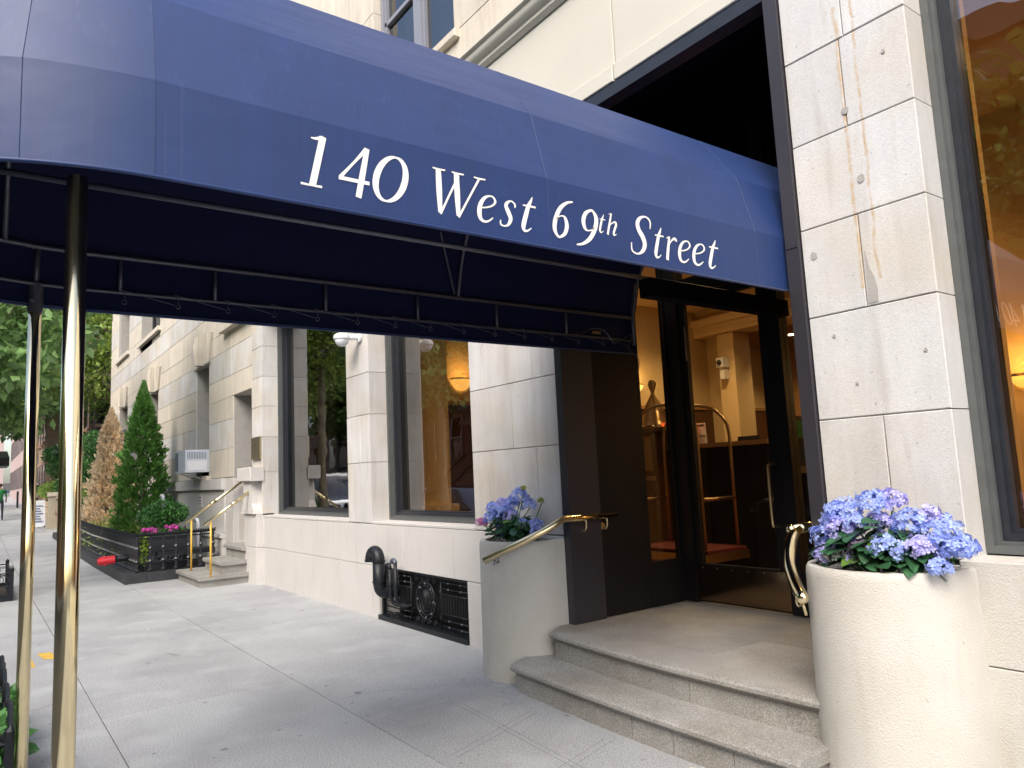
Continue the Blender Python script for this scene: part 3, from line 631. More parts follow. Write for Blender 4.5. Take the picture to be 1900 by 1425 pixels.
# frame rods under the canvas
def rod(pts, r=.013, n=6, name='frame_rod'): return MB().tube(pts, r, n).build(name, M['rod'], AW, smooth='all')
fx, nx = AX-HWD+.025, AX+HWD-.03
def arc(z, rr=HWD-.028): return [(AX+rr*math.cos(math.pi*t/16), .415-rr*math.sin(math.pi*t/16), z) for t in range(17)]
rod([(nx, 4.5, 2.81)]+arc(2.81)+[(fx, 4.5, 2.81)], .014); rod([(nx, 4.5, 2.615)]+arc(2.615)+[(fx, 4.5, 2.615)], .010)
rod([(AX, -.5, 2.82), (AX, 4.5, 2.82)], .014)
for i, y in enumerate([.217, .60, 1.09, 1.76, 2.42, 3.08, 3.75, 4.5]):
    for x in (fx, nx):
        if y < .415: x = AX+(x-AX)*.985
        rod([(x, y, 2.81), (x, y, 2.615)], .011)
def hoop(y, r=.013): rod(smooth_pts([(fx, y, 2.81)]+[(AX-(q-.03), y, z-.035) for q, z in PROF[3:]]+[(AX+(q-.03), y, z-.035) for q, z in PROF[3:-1][::-1]]+[(nx, y, 2.81)], 3), r)
for y in (2.75, 4.5): hoop(y)
hk = lambda q: math.sqrt(max(.0, (q-.03)**2-.335**2))
rod([(AX-hk(HWD), .08, 2.81)]+[(AX-hk(q), .08, z-.04) for q, z in PROF[3:5]]+[(AX, .08, 3.5)]+[(AX+hk(q), .08, z-.04) for q, z in PROF[3:5][::-1]]+[(AX+hk(HWD), .08, 2.81)])
rod([(fx+.004, 2.72, 2.83), (fx+.12, 2.55, 3.24), (-4.0, 2.5, 3.45)], .007)
rod([(fx, 4.5, 2.58), (fx, 4.5, 2.81), (fx+.04, 4.5, 3.1)], .016)
for i in range(15):  # tie hooks and the zigzag lacing
    y = .62+i*.27; p = [(fx+.01, y, 2.615), (fx+.012, y, 2.575)]
    MB().tube(p+[(fx+.012+.0, y+.012*math.sin(a), 2.563+.012*math.cos(a)) for a in np.linspace(0, 5.6, 9)], .0028, 4).build('tie_hook', M['rod'], AW)
    if i < 14: MB().tube([(fx+.014, y-.02, 2.628), (fx+.014, y+.25, 2.57)], .0016, 4).build('lacing', M['rod'], AW)
MB().tube(smooth_pts([(fx+.02, 3.9, 2.63), (fx+.03, 4.0, 2.68), (fx+.02, 4.15, 2.67), (fx+.03, 4.22, 2.58), (fx+.02, 4.3, 2.60), (fx+.03, 4.45, 2.66), (fx+.03, 4.4, 2.54), (fx+.02, 4.52, 2.46), (fx+.02, 4.5, 2.33)], 4), .004, 4).build('loose_wire', M['rod'], AW)
MB().box(fx-.0, fx+.02, 4.02, 4.1, 2.645, 2.665).build('wire_connector', M['woodl'], AW)
MB().box(-3.26, -3.17, 3.45, 4.96, 2.635, 2.755).build('frame_beam', M['dark'], AW)
def pole(x, y, cap):
    b = MB(); b.tube([(x, y, 0), (x, y, 2.49)], .029, 20); o = b.build('pole', M['brass'], AW, smooth='all')
    MB().lathe([(.0, .012), (.05, .012), (.055, .0)], (x, y, 0.001), 16).build('base_plate', M['brass'], AW)
    if cap: MB().tube([(x, y, 2.60), (x, y, 2.81)], .016, 8).build('frame_rod', M['rod'], AW)
    if cap: MB().tube([(x, y, 2.47), (x, y, 2.62)], .0345, 12).build('pole_collar', M['rod'], AW, smooth=True)
pole(-2.452, .2195, 0); pole(-4.352, .217, 1)
MB().sphere((-4.32, .2, 2.53), .012, 8, 5).build('knob', M['rod'], AW)
# ---- lettering on the valance
G = {
 '1': [[(.02,.025,.045),(.2,.02,.035),(.38,.025,.045)], [(.02,.93,.02),(.1,.93,.05),(.22,.97,.09),(.235,.995,.06)], [(.215,.99,.125),(.215,.5,.125),(.215,.01,.125)]],
 '4': [[(.44,.99,.09),(.25,.68,.05),(.03,.33,.07)], [(.0,.31,.075),(.3,.31,.075),(.62,.31,.075)], [(.45,1.0,.1),(.45,.5,.12),(.45,-.01,.12)]],
 '0': [[(.3+.235*math.cos(a), .5+.47*math.sin(a), .035+.085*abs(math.cos(a))) for a in np.linspace(0, 2*math.pi, 25)]],
 'W': [[(.06,.98,.12),(.16,.5,.13),(.26,.03,.09)], [(.27,.0,.05),(.39,.5,.045),(.50,.93,.05)], [(.44,.98,.12),(.54,.5,.13),(.64,.03,.09)], [(.65,.0,.05),(.80,.5,.045),(.94,.96,.05)],
       [(-.06,.985,.03),(.06,.975,.04),(.2,.985,.03)], [(.34,.985,.03),(.46,.975,.04),(.6,.985,.03)], [(.82,.985,.03),(.94,.975,.04),(1.08,.985,.03)]],
 'e': [[(.07,.33,.03),(.22,.36,.035),(.36,.43,.04),(.42,.53,.06),(.36,.62,.05),(.27,.64,.035),(.15,.58,.07),(.07,.44,.1),(.055,.26,.12),(.1,.1,.1),(.2,.03,.06),(.31,.05,.045),(.42,.15,.025)]],
 's': [[(.36,.5,.03),(.35,.58,.05),(.24,.64,.035),(.14,.59,.07),(.11,.5,.1),(.2,.36,.12),(.28,.22,.11),(.24,.08,.07),(.14,.025,.035),(.03,.05,.045),(.01,.15,.03)]],
 't': [[(.22,.86,.02),(.2,.76,.06),(.155,.6,.1),(.12,.3,.115),(.11,.12,.11),(.15,.025,.07),(.23,.03,.04),(.31,.11,.02)], [(.02,.62,.03),(.16,.625,.045),(.34,.625,.04)]],
 '6': [[(.54,.99,.035),(.36,.93,.07),(.18,.75,.11),(.08,.45,.125),(.09,.2,.12),(.2,.04,.07),(.29,.03,.06),(.41,.14,.1),(.44,.34,.12),(.37,.52,.09),(.28,.57,.035),(.17,.53,.03),(.10,.45,.03)]],
 'h': [[(.10,1.0,.07),(.10,.5,.095),(.10,.0,.095)], [(.0,.96,.02),(.07,.985,.03),(.12,1.0,.03)], [(.11,.4,.02),(.2,.57,.045),(.32,.64,.08),(.37,.52,.1),(.34,.28,.1),(.33,.1,.1),(.37,.03,.06),(.46,.1,.02)]],
 'S': [[(.54,.70,.025),(.53,.86,.045),(.46,.95,.05),(.34,.985,.04),(.2,.92,.08),(.14,.78,.12),(.2,.62,.13),(.33,.47,.14),(.42,.3,.13),(.39,.13,.1),(.27,.025,.045),(.14,.03,.04),(.05,.1,.045),(.02,.27,.025)]],
 'r': [[(.11,.66,.07),(.10,.3,.105),(.10,.0,.105)], [(.0,.6,.02),(.06,.63,.035),(.12,.66,.03)], [(.11,.38,.02),(.19,.54,.04),(.3,.63,.075),(.38,.6,.09),(.41,.56,.04)]],
}
G['9'] = [[(.56-x, 1.0-y, w_) for x, y, w_ in s_] for s_ in G['6']]
LX = AX+HWD
def letter(ch, y0, y1, zb, h, slant=.2):
    g = G[ch]; allx = [x+slant*y for s_ in g for x, y, _ in s_]; mn, mx_ = min(allx), max(allx); sx = (y1-y0)/(mx_-mn+.06)
    b = MB()
    for k, s_ in enumerate(g):
        P = smooth_pts([(x, y, w_) for x, y, w_ in s_], 6 if len(s_) < 20 else 2); n = len(P); L = []; Rr = []
        sc_ = []
        for x, y, w_ in P: sc_.append(((x+slant*y-mn+.03)*sx+y0, zb+y*h, w_*(h+sx)/2*.98))
        for i in range(n):
            a = sc_[max(i-1, 0)]; c = sc_[min(i+1, n-1)]; tx, ty = c[0]-a[0], c[1]-a[1]; l = math.hypot(tx, ty) or 1; nx_, ny_ = -ty/l, tx/l; w_ = sc_[i][2]/2
            L.append((LX+.0022+k*.0003, sc_[i][0]+nx_*w_, sc_[i][1]+ny_*w_)); Rr.append((LX+.0022+k*.0003, sc_[i][0]-nx_*w_, sc_[i][1]-ny_*w_))
        b.add(L+Rr, [(n+i, n+i+1, i+1, i) for i in range(n-1)])
    b.build('letter', M['letter'], AW, fix=False)
for ch, a, c, z, h in (('1', .868, .968, 2.572, .192), ('4', 1.008, 1.138, 2.566, .192), ('0', 1.150, 1.290, 2.566, .190), ('W', 1.395, 1.655, 2.563, .185), ('e', 1.608, 1.700, 2.562, .185), ('s', 1.712, 1.800, 2.560, .185),
                       ('t', 1.828, 1.912, 2.558, .185), ('6', 2.000, 2.125, 2.560, .180), ('9', 2.122, 2.262, 2.542, .180), ('t', 2.272, 2.316, 2.622, .105), ('h', 2.318, 2.385, 2.620, .105),
                       ('S', 2.468, 2.620, 2.552, .200), ('t', 2.632, 2.708, 2.553, .185), ('r', 2.712, 2.800, 2.553, .185), ('e', 2.805, 2.900, 2.553, .185), ('e', 2.912, 3.012, 2.553, .185), ('t', 3.035, 3.125, 2.553, .185)):
    letter(ch, a, c, z, h)

# ================================================================ entrance steps
ST = thing('entrance_steps', (-3.38, 3.3, 0), 'speckled grey granite steps with rounded nosings rising between the two white planters', 'steps')
def nosed(x0, x1, yf, yb, zt, th=.06, bow=.05, m=M['granite'], name='tread', par=None):
    n = 14; vs = []; prof = [(0.0, -th+.004), (-.012, -th+.008), (-.026, -th*.62), (-.026, -th*.32), (-.016, -.006), (.004, 0), (None, 0), (None, -th)]
    k = len(prof); fs = []
    for i in range(n+1):
        x = x0+(x1-x0)*i/n; b = bow*math.sin(math.pi*i/n)+.10*i/n
        for (py, pz) in prof: vs.append((x-(.16 if i == 0 and py is None else 0), yb if py is None else yf-b+py, zt+pz))
    for i in range(n):
        for j in range(k): fs.append((i*k+j, i*k+(j+1) % k, (i+1)*k+(j+1) % k, (i+1)*k+j))
    fs += [tuple(range(k)), tuple(n*k+j for j in range(k))[::-1]]
    return MB().add(vs, fs).build(name, m, par or ST, smooth=30)
def riser(xs, yf, yb, z0, z1, bow=.05, X0=None, X1=None):
    for a, c in zip(xs[:-1], xs[1:]):
        a_, c_ = a+.003, c-.003; f = lambda x: yf-bow*math.sin(math.pi*(x-X0)/(X1-X0))-.10*(x-X0)/(X1-X0)
        MB().add([(a_, f(a_), z0), (c_, f(c_), z0), (c_, yb, z0), (a_, yb, z0), (a_, f(a_), z1), (c_, f(c_), z1), (c_, yb, z1), (a_, yb, z1)],
                 [(3, 2, 1, 0), (4, 5, 6, 7), (0, 1, 5, 4), (1, 2, 6, 5), (2, 3, 7, 6), (3, 0, 4, 7)]).build('riser_stone', M['granite'], ST)
nosed(-4.47, -2.10, 3.165, 3.52, .197, bow=.035); riser([-4.455, -4.12, -3.86, -3.55, -3.22, -2.9, -2.5, -2.12], 3.185, 3.48, -.02, .135, .035, -4.47, -2.10)
nosed(-4.36, -2.16, 3.45, 3.70, .392, bow=.05); riser([-4.35, -4.18, -3.6, -3.0, -2.18], 3.465, 3.68, .19, .33, .05, -4.36, -2.16)
for (x0, x1, y0, y1) in ((-4.46, -3.9, 3.703, 4.2), (-3.9, -3.1, 3.703, 4.2), (-3.1, -2.27, 3.703, 4.2), (-4.46, -3.5, 4.2, 4.75), (-3.5, -2.27, 4.2, 4.75), (-4.46, -2.27, 4.75, 5.1)):
    MB().box(x0+.002, x1-.002, y0+.002, y1-.002, .1, .391+random.uniform(-.001, .0005)).build('landing_slab', M['granite'], ST)

# ================================================================ planters
def planter(cx, label, sgn):
    P = thing('planter', (cx, 3.6, 0), label, 'planter', 'rounded stucco planters beside the entrance')
    r = .375; outer = []; inner = []
    n = 28
    pl = [(cx-r, W+.0)]+[(cx+r*math.cos(a), 3.6+r*math.sin(a)) for a in np.linspace(math.pi, 2*math.pi, n)]+[(cx+r, W+.0)]
    def ring(k, z, rr): 
        return [(cx+(x-cx)*rr, (3.6+(y-3.6)*rr) if y < 3.6 else y, z) for x, y in pl]
    rings = [ring(0, -.02, 1.015), ring(0, .2, 1.008), ring(0, .6, 1.0), ring(0, .99, .995), ring(0, 1.018, .985), ring(0, 1.03, .965), ring(0, 1.03, .86), ring(0, 1.015, .84), ring(0, .96, .83)]
    m = len(pl); vs = [v for q in rings for v in q]; fs = []
    for i in range(len(rings)-1):
        for j in range(m-1): fs.append((i*m+j, i*m+j+1, (i+1)*m+j+1, (i+1)*m+j))
    MB().add(vs, fs).build('planter_wall', M['stucco'], P, smooth=50, fix=False)
    sv = ring(0, .975, .84); MB().add(sv, [tuple(range(m))]).build('soil', M['soil'], P)
    bx('planter_back', M['stucco'], P, cx-r*.965, cx+r*.965, W-.05, W-.006, .9, 1.028)
    return P
planter(-4.83, 'left white stucco planter with a rounded front, holding the smaller hydrangeas', -1)
planter(-1.90, 'large white stucco planter with a rounded front, nearest the camera on the right', 1)
# hydrangeas: floret heads built of four-petalled florets
def floret_head(c, r, material, parent, front=Vector((-.3, -.85, .35)), name='flower_head', dens=1.0):
    n = int(72*dens*(r/.075)**1.3); vs = []; fs = []; c = Vector(c)
    for i in range(n):
        v = Vector(rng.normal(size=3)); v.normalize(); 
        if v.z < -.45: v.z = -v.z
        lump = 1+.16*math.sin(v.x*7+c.x*50)*math.cos(v.z*6+c.z*40)
        p = c+Vector((v.x, v.y, v.z*.82))*r*(.80+.24*rng.random())*lump; nrm = (v+Vector(rng.normal(size=3))*.28).normalized()
        a = nrm.orthogonal().normalized(); b = nrm.cross(a); s_ = .0165*(.8+.5*rng.random()); rot = rng.random()*6.28
        for q in range(4):
            t = rot+q*math.pi/2+rng.normal()*.06; d = a*math.cos(t)+b*math.sin(t); e = nrm.cross(d)
            o = len(vs); cup = (rng.random()-.3)*.35
            vs += [p, p+d*s_*.55+e*s_*.42+nrm*s_*.12, p+d*s_*.95+e*s_*.34+nrm*s_*cup, p+d*s_*1.08+nrm*s_*(cup-.1), p+d*s_*.95-e*s_*.34+nrm*s_*cup, p+d*s_*.55-e*s_*.42+nrm*s_*.12]
            fs += [(o, o+1, o+2, o+3), (o, o+3, o+4, o+5)]
    return MB().add(vs, fs).build(name, material, parent, fix=False)
def leaf_mesh():
    b = MB(); n = 7; vs = []; fs = []
    for i in range(n+1):
        t = i/n; w_ = .33*math.sin(math.pi*min(1, t*.93+.04))**.75*(1-.25*t) if 0 < i < n else .004; z = -.28*t*t; f = .10*w_
        vs += [(t, -w_, z+f+.012*math.sin(t*40)), (t, -w_*.5, z+.02), (t, 0, z-.0), (t, w_*.5, z+.02), (t, w_, z+f+.012*math.cos(t*38))]
    for i in range(n):
        for j in range(4): fs.append((i*5+j, i*5+j+1, i*5+j+6, i*5+j+5))
    b.add(vs, fs); o = b.build('leaf', M['hleaf'], fix=False, smooth='all'); me = o.data; bpy.data.objects.remove(o); me2 = me.copy(); me2.materials[0] = M['hleafl']; return me, me2
LEAF, LEAF2 = leaf_mesh()
def hydrangea(cx, heads, label, nleaf, lsize, spread, ztop, name='hydrangea_plant'):
    P = thing(name, (cx, 3.5, .975), label, 'flowers', 'blue hydrangeas in the entrance planters')
    extra = [(x+random.uniform(-.07, .07), y+random.uniform(-.02, .05), z-random.uniform(.05, .10), r*.8, m, d) for (x, y, z, r, m, d) in heads if m in ('hblue', 'hlil') and random.random() < (.35 if cx > -3 else .95) and z > 1.15]
    for (x, y, z, r, m, d) in heads+extra:
        r *= 1.03; z = z-.01
        floret_head((x, y, z), r, M[m], P, dens=d)
        st = MB().tube(smooth_pts([(cx+(x-cx)*.4, 3.52, .97), (cx+(x-cx)*.75, 3.5, .97+(z-.97)*.5), (x, y+.01, z-r*.3)], 4), .0045, 5); st.build('stem', M['shrub'], P)
    for i in range(nleaf):
        a = random.uniform(0, 2*math.pi); k = random.random()**.6; hz = random.random()
        x = cx+math.cos(a)*spread[0]*k; y = 3.50+math.sin(a)*spread[1]*k-.03; z = 1.055+(ztop-1.055)*hz*(1-.45*k)
        ax_ = math.atan2(y-3.5+random.uniform(-.15, .02), x-cx)+random.uniform(-.7, .7)
        o = inst(LEAF if random.random() > .07 else LEAF2, 'leaf', (x, y, z), P, (random.uniform(-.5, .5), random.uniform(-.45, .5), ax_), lsize*random.uniform(.7, 1.15))
    return P
HR = [(-2.022, 3.463, 1.285, .085, 'hblue', 1.2), (-2.017, 3.43, 1.207, .078, 'hlil', 1), (-2.109, 3.43, 1.175, .07, 'hblue', 1), (-2.10, 3.418, 1.085, .062, 'hlil', 1), (-2.023, 3.38, 1.09, .052, 'hpale', .9), (-1.889, 3.36, 1.112, .07, 'hbud', 1.3),
      (-1.93, 3.35, 1.085, .045, 'hlil', .7), (-1.863, 3.46, 1.334, .075, 'hblue', 1.1), (-1.80, 3.50, 1.345, .065, 'hlil', 1), (-1.766, 3.37, 1.128, .088, 'hblue', 1.2), (-1.69, 3.447, 1.25, .075, 'hblue', 1.1), (-1.635, 3.50, 1.262, .065, 'hlil', 1),
      (-1.63, 3.385, 1.144, .068, 'hlil', 1.1), (-1.567, 3.46, 1.205, .082, 'hblue', 1.2), (-1.50, 3.42, 1.142, .062, 'hblue', 1), (-1.56, 3.38, 1.065, .05, 'hblue', .9), (-1.94, 3.42, 1.24, .055, 'hblue', .8), (-1.80, 3.46, 1.22, .06, 'hlil', 1), (-2.06, 3.46, 1.24, .07, 'hblue', 1)]
hydrangea(-1.86, HR, 'large mound of blue and lilac hydrangeas in the near right planter', 190, .12, (.25, .12), 1.26)
HL = [(-4.801, 3.54, 1.372, .075, 'hblue', 1), (-5.004, 3.52, 1.309, .06, 'hlil', 1), (-5.095, 3.48, 1.278, .058, 'hblue', 1), (-5.10, 3.47, 1.20, .074, 'hblue', 1.1), (-4.90, 3.45, 1.262, .052, 'hblue', 1), (-4.80, 3.44, 1.215, .056, 'hlil', 1),
      (-4.93, 3.43, 1.15, .042, 'hblue', 1), (-4.92, 3.42, 1.075, .042, 'hblue', 1), (-4.50, 3.46, 1.165, .05, 'hblue', 1), (-4.46, 3.44, 1.105, .055, 'hblue', 1), (-5.23, 3.45, 1.16, .05, 'hpink', .9), (-4.98, 3.48, 1.24, .06, 'hblue', 1), (-4.86, 3.50, 1.31, .062, 'hblue', 1), (-4.70, 3.47, 1.16, .05, 'hblue', 1), (-4.75, 3.55, 1.43, .022, 'hyel', .8), (-4.5, 3.52, 1.335, .022, 'hyel', .8)]
hydrangea(-4.82, HL, 'smaller clump of blue hydrangeas with a pink head in the left planter', 200, .095, (.24, .11), 1.26)

# ================================================================ handrails
def rail(sx, label):
    mir = lambda x: -3.375+sx*(x+3.375)
    H_ = thing('handrail', (mir(-4.3), 3.6, 1.18), label, 'handrail', 'brass handrails at the entrance')
    return H_, mir
H1, mi = rail(1, 'straight polished brass handrail running down over the left planter')
MB().tube([(-4.335, 4.14, 1.18), (-4.335, 3.72, 1.185), (-4.33, 3.64, 1.19)], .024, 14).build('rail_bar', M['brass'], H1, smooth='all')
MB().tube(smooth_pts([(-4.33, 3.66, 1.19), (-4.325, 3.58, 1.185), (-4.33, 3.50, 1.15), (-4.36, 3.42, 1.11)], 5)+[(-4.62, 3.05, .915)], .0265, 14).build('rail_bar', M['brass2'], H1, smooth='all')
for p in ((-4.335, 3.66, 1.187), ): MB().tube([(-4.335, 3.64, 1.187), (-4.335, 3.76, 1.185)], .029, 14).build('rail_collar', M['brass'], H1, smooth=40)
for y in (3.82, 4.04):
    MB().tube(smooth_pts([(-4.398, y, 1.10), (-4.36, y, 1.08), (-4.335, y, 1.11), (-4.335, y, 1.165)], 4), .007, 7).build('rail_bracket', M['brass2'], H1, smooth='all')
    MB().tube([(-4.40, y, 1.10), (-4.39, y, 1.10)], .028, 12).build('bracket_rose', M['brass2'], H1, smooth=40)
MB().tube(smooth_pts([(-4.72, 3.24, .90), (-4.66, 3.17, .875), (-4.60, 3.10, .90), (-4.58, 3.10, .94)], 4), .007, 7).build('rail_bracket', M['chrome'], H1, smooth='all')
MB().tube([(-4.735, 3.26, .90), (-4.725, 3.238, .90)], .03, 12).build('bracket_rose', M['chrome'], H1, smooth=40)
H2, mi = rail(-1, 'curved polished brass handrail sweeping down beside the right planter')
MB().tube([(-2.42, 4.05, 1.18), (-2.42, 3.62, 1.172)], .027, 14).build('rail_bar', M['brass'], H2, smooth='all')
MB().sphere((-2.42, 3.615, 1.172), .028, 12, 8).build('rail_cap', M['brass'], H2, smooth='all')
MB().tube(smooth_pts([(-2.425, 3.68, 1.172), (-2.40, 3.60, 1.145), (-2.372, 3.52, 1.09), (-2.33, 3.44, 1.02), (-2.27, 3.37, .96), (-2.20, 3.30, .912), (-2.155, 3.26, .888)], 6), .031, 16).build('rail_bar', M['brass'], H2, smooth='all')
MB().sphere((-2.152, 3.257, .887), .0315, 12, 8).build('rail_cap', M['brass'], H2, smooth='all')
MB().tube([(-2.215+.0, 3.32+.022*math.cos(a), .86+.03*math.sin(a)) for a in np.linspace(1.2, 7.0, 14)], .0055, 7).build('bracket_ring', M['brass2'], H2, smooth='all')
MB().tube(smooth_pts([(-2.19, 3.29, .87), (-2.16, 3.27, .845), (-2.155, 3.28, .80)], 4), .0075, 8).build('rail_bracket', M['brass2'], H2, smooth='all')
MB().tube(smooth_pts([(-2.42, 3.86, 1.15), (-2.41, 3.87, 1.10), (-2.36, 3.88, 1.09)], 4), .0055, 7).build('rail_bracket', M['brass2'], H2, smooth='all')

# ================================================================ wall fittings
VP = thing('vent_pipe', (-7.45, 3.55, .3), 'fat black gooseneck vent pipe curling out of the base wall', 'pipe')
def arcp(c, r, a0, a1, n, plane='xz'):
    out = []
    for a in np.linspace(a0, a1, n): out.append((c[0]+r*math.cos(a), c[1], c[2]+r*math.sin(a)))
    return out
MB().tube(smooth_pts([(-7.42, 3.76, .34), (-7.42, 3.64, .34), (-7.43, 3.57, .37), (-7.43, 3.55, .45)], 5)+[(-7.43, 3.55, .66)], .066, 16).build('riser_pipe', M['iron'], VP, smooth='all')
MB().tube(arcp((-7.52, 3.55, .68), .09, 0, math.pi*.98, 12), .068, 16, cap=False).tube([(-7.61, 3.55, .685), (-7.61, 3.55, .66)], .074, 16, cap=False).build('gooseneck', M['iron'], VP, smooth='all')
for z in (.45, .665): MB().tube([(-7.43, 3.55, z), (-7.43, 3.55, z+.02)], .073, 16).build('pipe_collar', M['iron'], VP, smooth=40)
MB().tube([(-7.61, 3.55, .68), (-7.61, 3.55, .675)], .062, 14).build('pipe_mouth', M['dark'], VP)
for k, (x, top) in enumerate(((-7.27, .60), (-7.14, .66))):
    Q = thing('small_pipe', (x, 3.6, .3), ['thin black pipe with an elbow just right of the fat gooseneck vent', 'thin black pipe with a silvery cap in front of the grille'][k], 'pipe', 'thin pipes at the basement grille')
    MB().tube(smooth_pts([(x+.05, 3.76, .22), (x+.03, 3.68, .22), (x, 3.63, .25), (x, 3.6, .34)], 4)+[(x, 3.6, top)], .02, 10).build('pipe_run', M['iron'], Q, smooth='all')
    MB().tube(arcp((x-.04, 3.6, top), .04, 0, math.pi, 8), .023, 10).build('pipe_elbow', M['iron'] if k == 0 else M['rod'], Q, smooth='all')
    MB().tube([(x, 3.6, .42), (x, 3.6, .44)], .026, 10).build('pipe_collar', M['iron'], Q)
GR = thing('basement_grille', (-6.85, W+.05, 0), 'black ornamental iron grille over the basement opening with a round central medallion', 'grille')
bx('opening_back', M['black'], GR, -7.79, -5.93, W+.25, W+.27, -.05, .6)
for b in ((-7.79, -5.93, W+.02, W+.08, .55, .575), (-7.79, -5.93, W-.02, W+.2, -.06, .05), (-7.79, -7.75, W+.03, W+.07, .05, .55), (-5.97, -5.93, W+.03, W+.07, .05, .55)): bx('grille_frame', M['iron'], GR, *b)
gy = W+.05
def gt(pts, r=.007): return MB().tube([(a, gy, b) for a, b in pts], r, 5).build('scroll', M['iron'], GR, smooth='all')
for z in (.09, .15, .45, .51):
    gt([(-7.72, z), (-7.12, z)]); gt([(-6.50, z), (-6.0, z)])
    for x in (-7.5, -7.25, -6.35, -6.12): MB().sphere((x, gy-.005, z), .012, 6, 4).build('rivet', M['rod'], GR)
for s_ in (-1, 1):
    xa, xb = (-7.65, -7.10) if s_ < 0 else (-6.50, -6.02)
    gt([(xa, .21), (xb, .21)]); gt([(xa, .40), (xb, .40)])
    for x in np.linspace(xa+.04, xb-.04, 9): MB().tube([(x, gy, .21), (x, gy, .40)], .0055, 5).build('bar', M['iron'], GR)
    for z in (.18, .43): gt([(xb if s_ < 0 else xa, z)]+[((xb if s_ < 0 else xa)+.03*math.cos(a), z+.03*math.sin(a)) for a in np.linspace(0, 5, 9)], .006)
cx, cz = -6.81, .30
for rx, rz, r in ((.19, .19, .012), (.14, .15, .008), (.085, .11, .008)): gt([(cx+rx*math.cos(a), cz+rz*math.sin(a)) for a in np.linspace(0, 2*math.pi, 25)], r)
for x in (-.03, 0, .03): gt([(cx+x, cz-.1), (cx+x, cz+.1)], .009)
for a in np.linspace(0, 2*math.pi, 9)[:-1]: MB().sphere((cx+.165*math.cos(a), gy-.005, cz+.17*math.sin(a)), .013, 6, 4).build('rivet', M['rod'], GR)
for z0, sg in ((.50, 1), (.10, -1)):
    for k in range(4):
        x = cx-.18+k*.12; gt([(x+.04*(1-t*.75)*math.cos(t*9*(1 if k % 2 else -1)), z0+sg*.01+.035*(1-t*.75)*math.sin(t*9)) for t in np.linspace(0, 1, 14)], .0065)
for x in (-7.12, -6.50): gt([(x, .06), (x, .54)], .008)
PQ = thing('brass_plaque', (-12.2, W-.02, 2.15), 'small square brass plaque with faint engraving on the pier beside the window', 'plaque')
bx('plate', M['brass2'], PQ, -12.42, -11.99, W-.035, W-.002, 1.97, 2.33)
MB().box(-12.27, -12.14, W-.0365, W-.035, 2.15, 2.155).box(-12.22, -12.19, W-.0365, W-.035, 2.19, 2.22).box(-12.29, -12.12, W-.0365, W-.035, 2.11, 2.115).build('engraving', M['brass_dull'], PQ)
CM = thing('dome_camera', (-8.2, W-.12, 3.3), 'white dome security camera on the pier between the windows', 'camera')
cx, cy, cz = -8.18, 3.50, 3.24
MB().lathe([(0, .07), (.06, .068), (.09, .05), (.098, .02), (.098, 0), (.085, -.01), (.082, -.03), (.07, -.06), (.04, -.085), (0, -.092)], (cx, cy, cz), 20).build('dome', M['white'], CM, smooth=40)
MB().tube([(cx, cy, cz+.02), (cx+.03, W-.01, cz+.03)], .035, 10).tube([(cx+.05, W-.03, cz+.03), (cx+.05, W, cz+.03)], .06, 12).build('bracket', M['white'], CM, smooth=40)
MB().tube([(cx+.13, W-.03, cz+.04+.05*math.sin(0))]+[(cx+.10+.05*math.cos(a), W-.03, cz+.1+.05*math.sin(a)) for a in np.linspace(0, 3.1, 8)], .005, 5).build('cable', M['white'], CM)

# ================================================================ side stoop
SS = thing('side_stoop', (-13, 3.4, 0), 'small weathered concrete stoop of four steps left of the window bay', 'steps')
for k, (x0, x1, yf, zt) in enumerate(((-13.95, -12.35, 2.85, .17), (-13.6, -12.45, 3.2, .36), (-13.6, -12.5, 3.55, .56), (-13.58, -12.52, 3.95, .76))):
    MB().box(x0, x1, yf, 4.3, zt-.06, zt, c=.008).build('tread', M['granite'], SS); bx('riser_stone', M['granite'], SS, x0+.04, x1-.04, yf+.04, 4.3, zt-.2, zt-.061)
bx('cheek_wall', M['base'], SS, -13.62, -13.60, 3.9, 4.4, .0, .8)
def srail(x, label, ye):
    q = thing('stoop_rail', (x, 3.0, .17), label, 'handrail', 'brass rails on the side stoop')
    MB().tube([(x, 3.0, .17), (x, 3.0, 1.04)], .016, 10).build('post', M['yellow'], q, smooth='all'); MB().tube([(x, 2.9, .97), (x, ye, .97+(ye-2.9)*.70)], .024, 10).build('rail_bar', M['brass2'], q, smooth='all')
    MB().tube([(x, 2.9+.4, .97+.4*.7-.001), (x, 2.9+.5, .97+.5*.7-.001)], .029, 10).build('rail_collar', M['brass2'], q, smooth='all')
    MB().tube([(x, ye-.2, .97+(ye-3.1)*.7), (x+.0, ye-.16, .9+(ye-3.1)*.7)], .012, 8).build('rail_bracket', M['brass2'], q)
srail(-13.5, 'left brass stoop rail on a yellow post next to the iron fence', 4.15); srail(-12.22, 'right brass stoop rail on a yellow post nearer the window bay', 3.66)
# number marker plaque on the base wall
NB = bx('number_sign', M['paper'], None, -15.95, -15.72, LY-.035, LY-.022, 1.18, 1.42); tag(NB, 'tiny oval purple lettered sign stuck to the base wall under the air conditioner', 'sign')
for z in (1.34, 1.28, 1.22):
    o = MB().box(-15.92, -15.75, LY-.039, LY-.0355, z, z+.03).build('print', mat('purple_print', (.3, .2, .4), .8), NB, local=True)
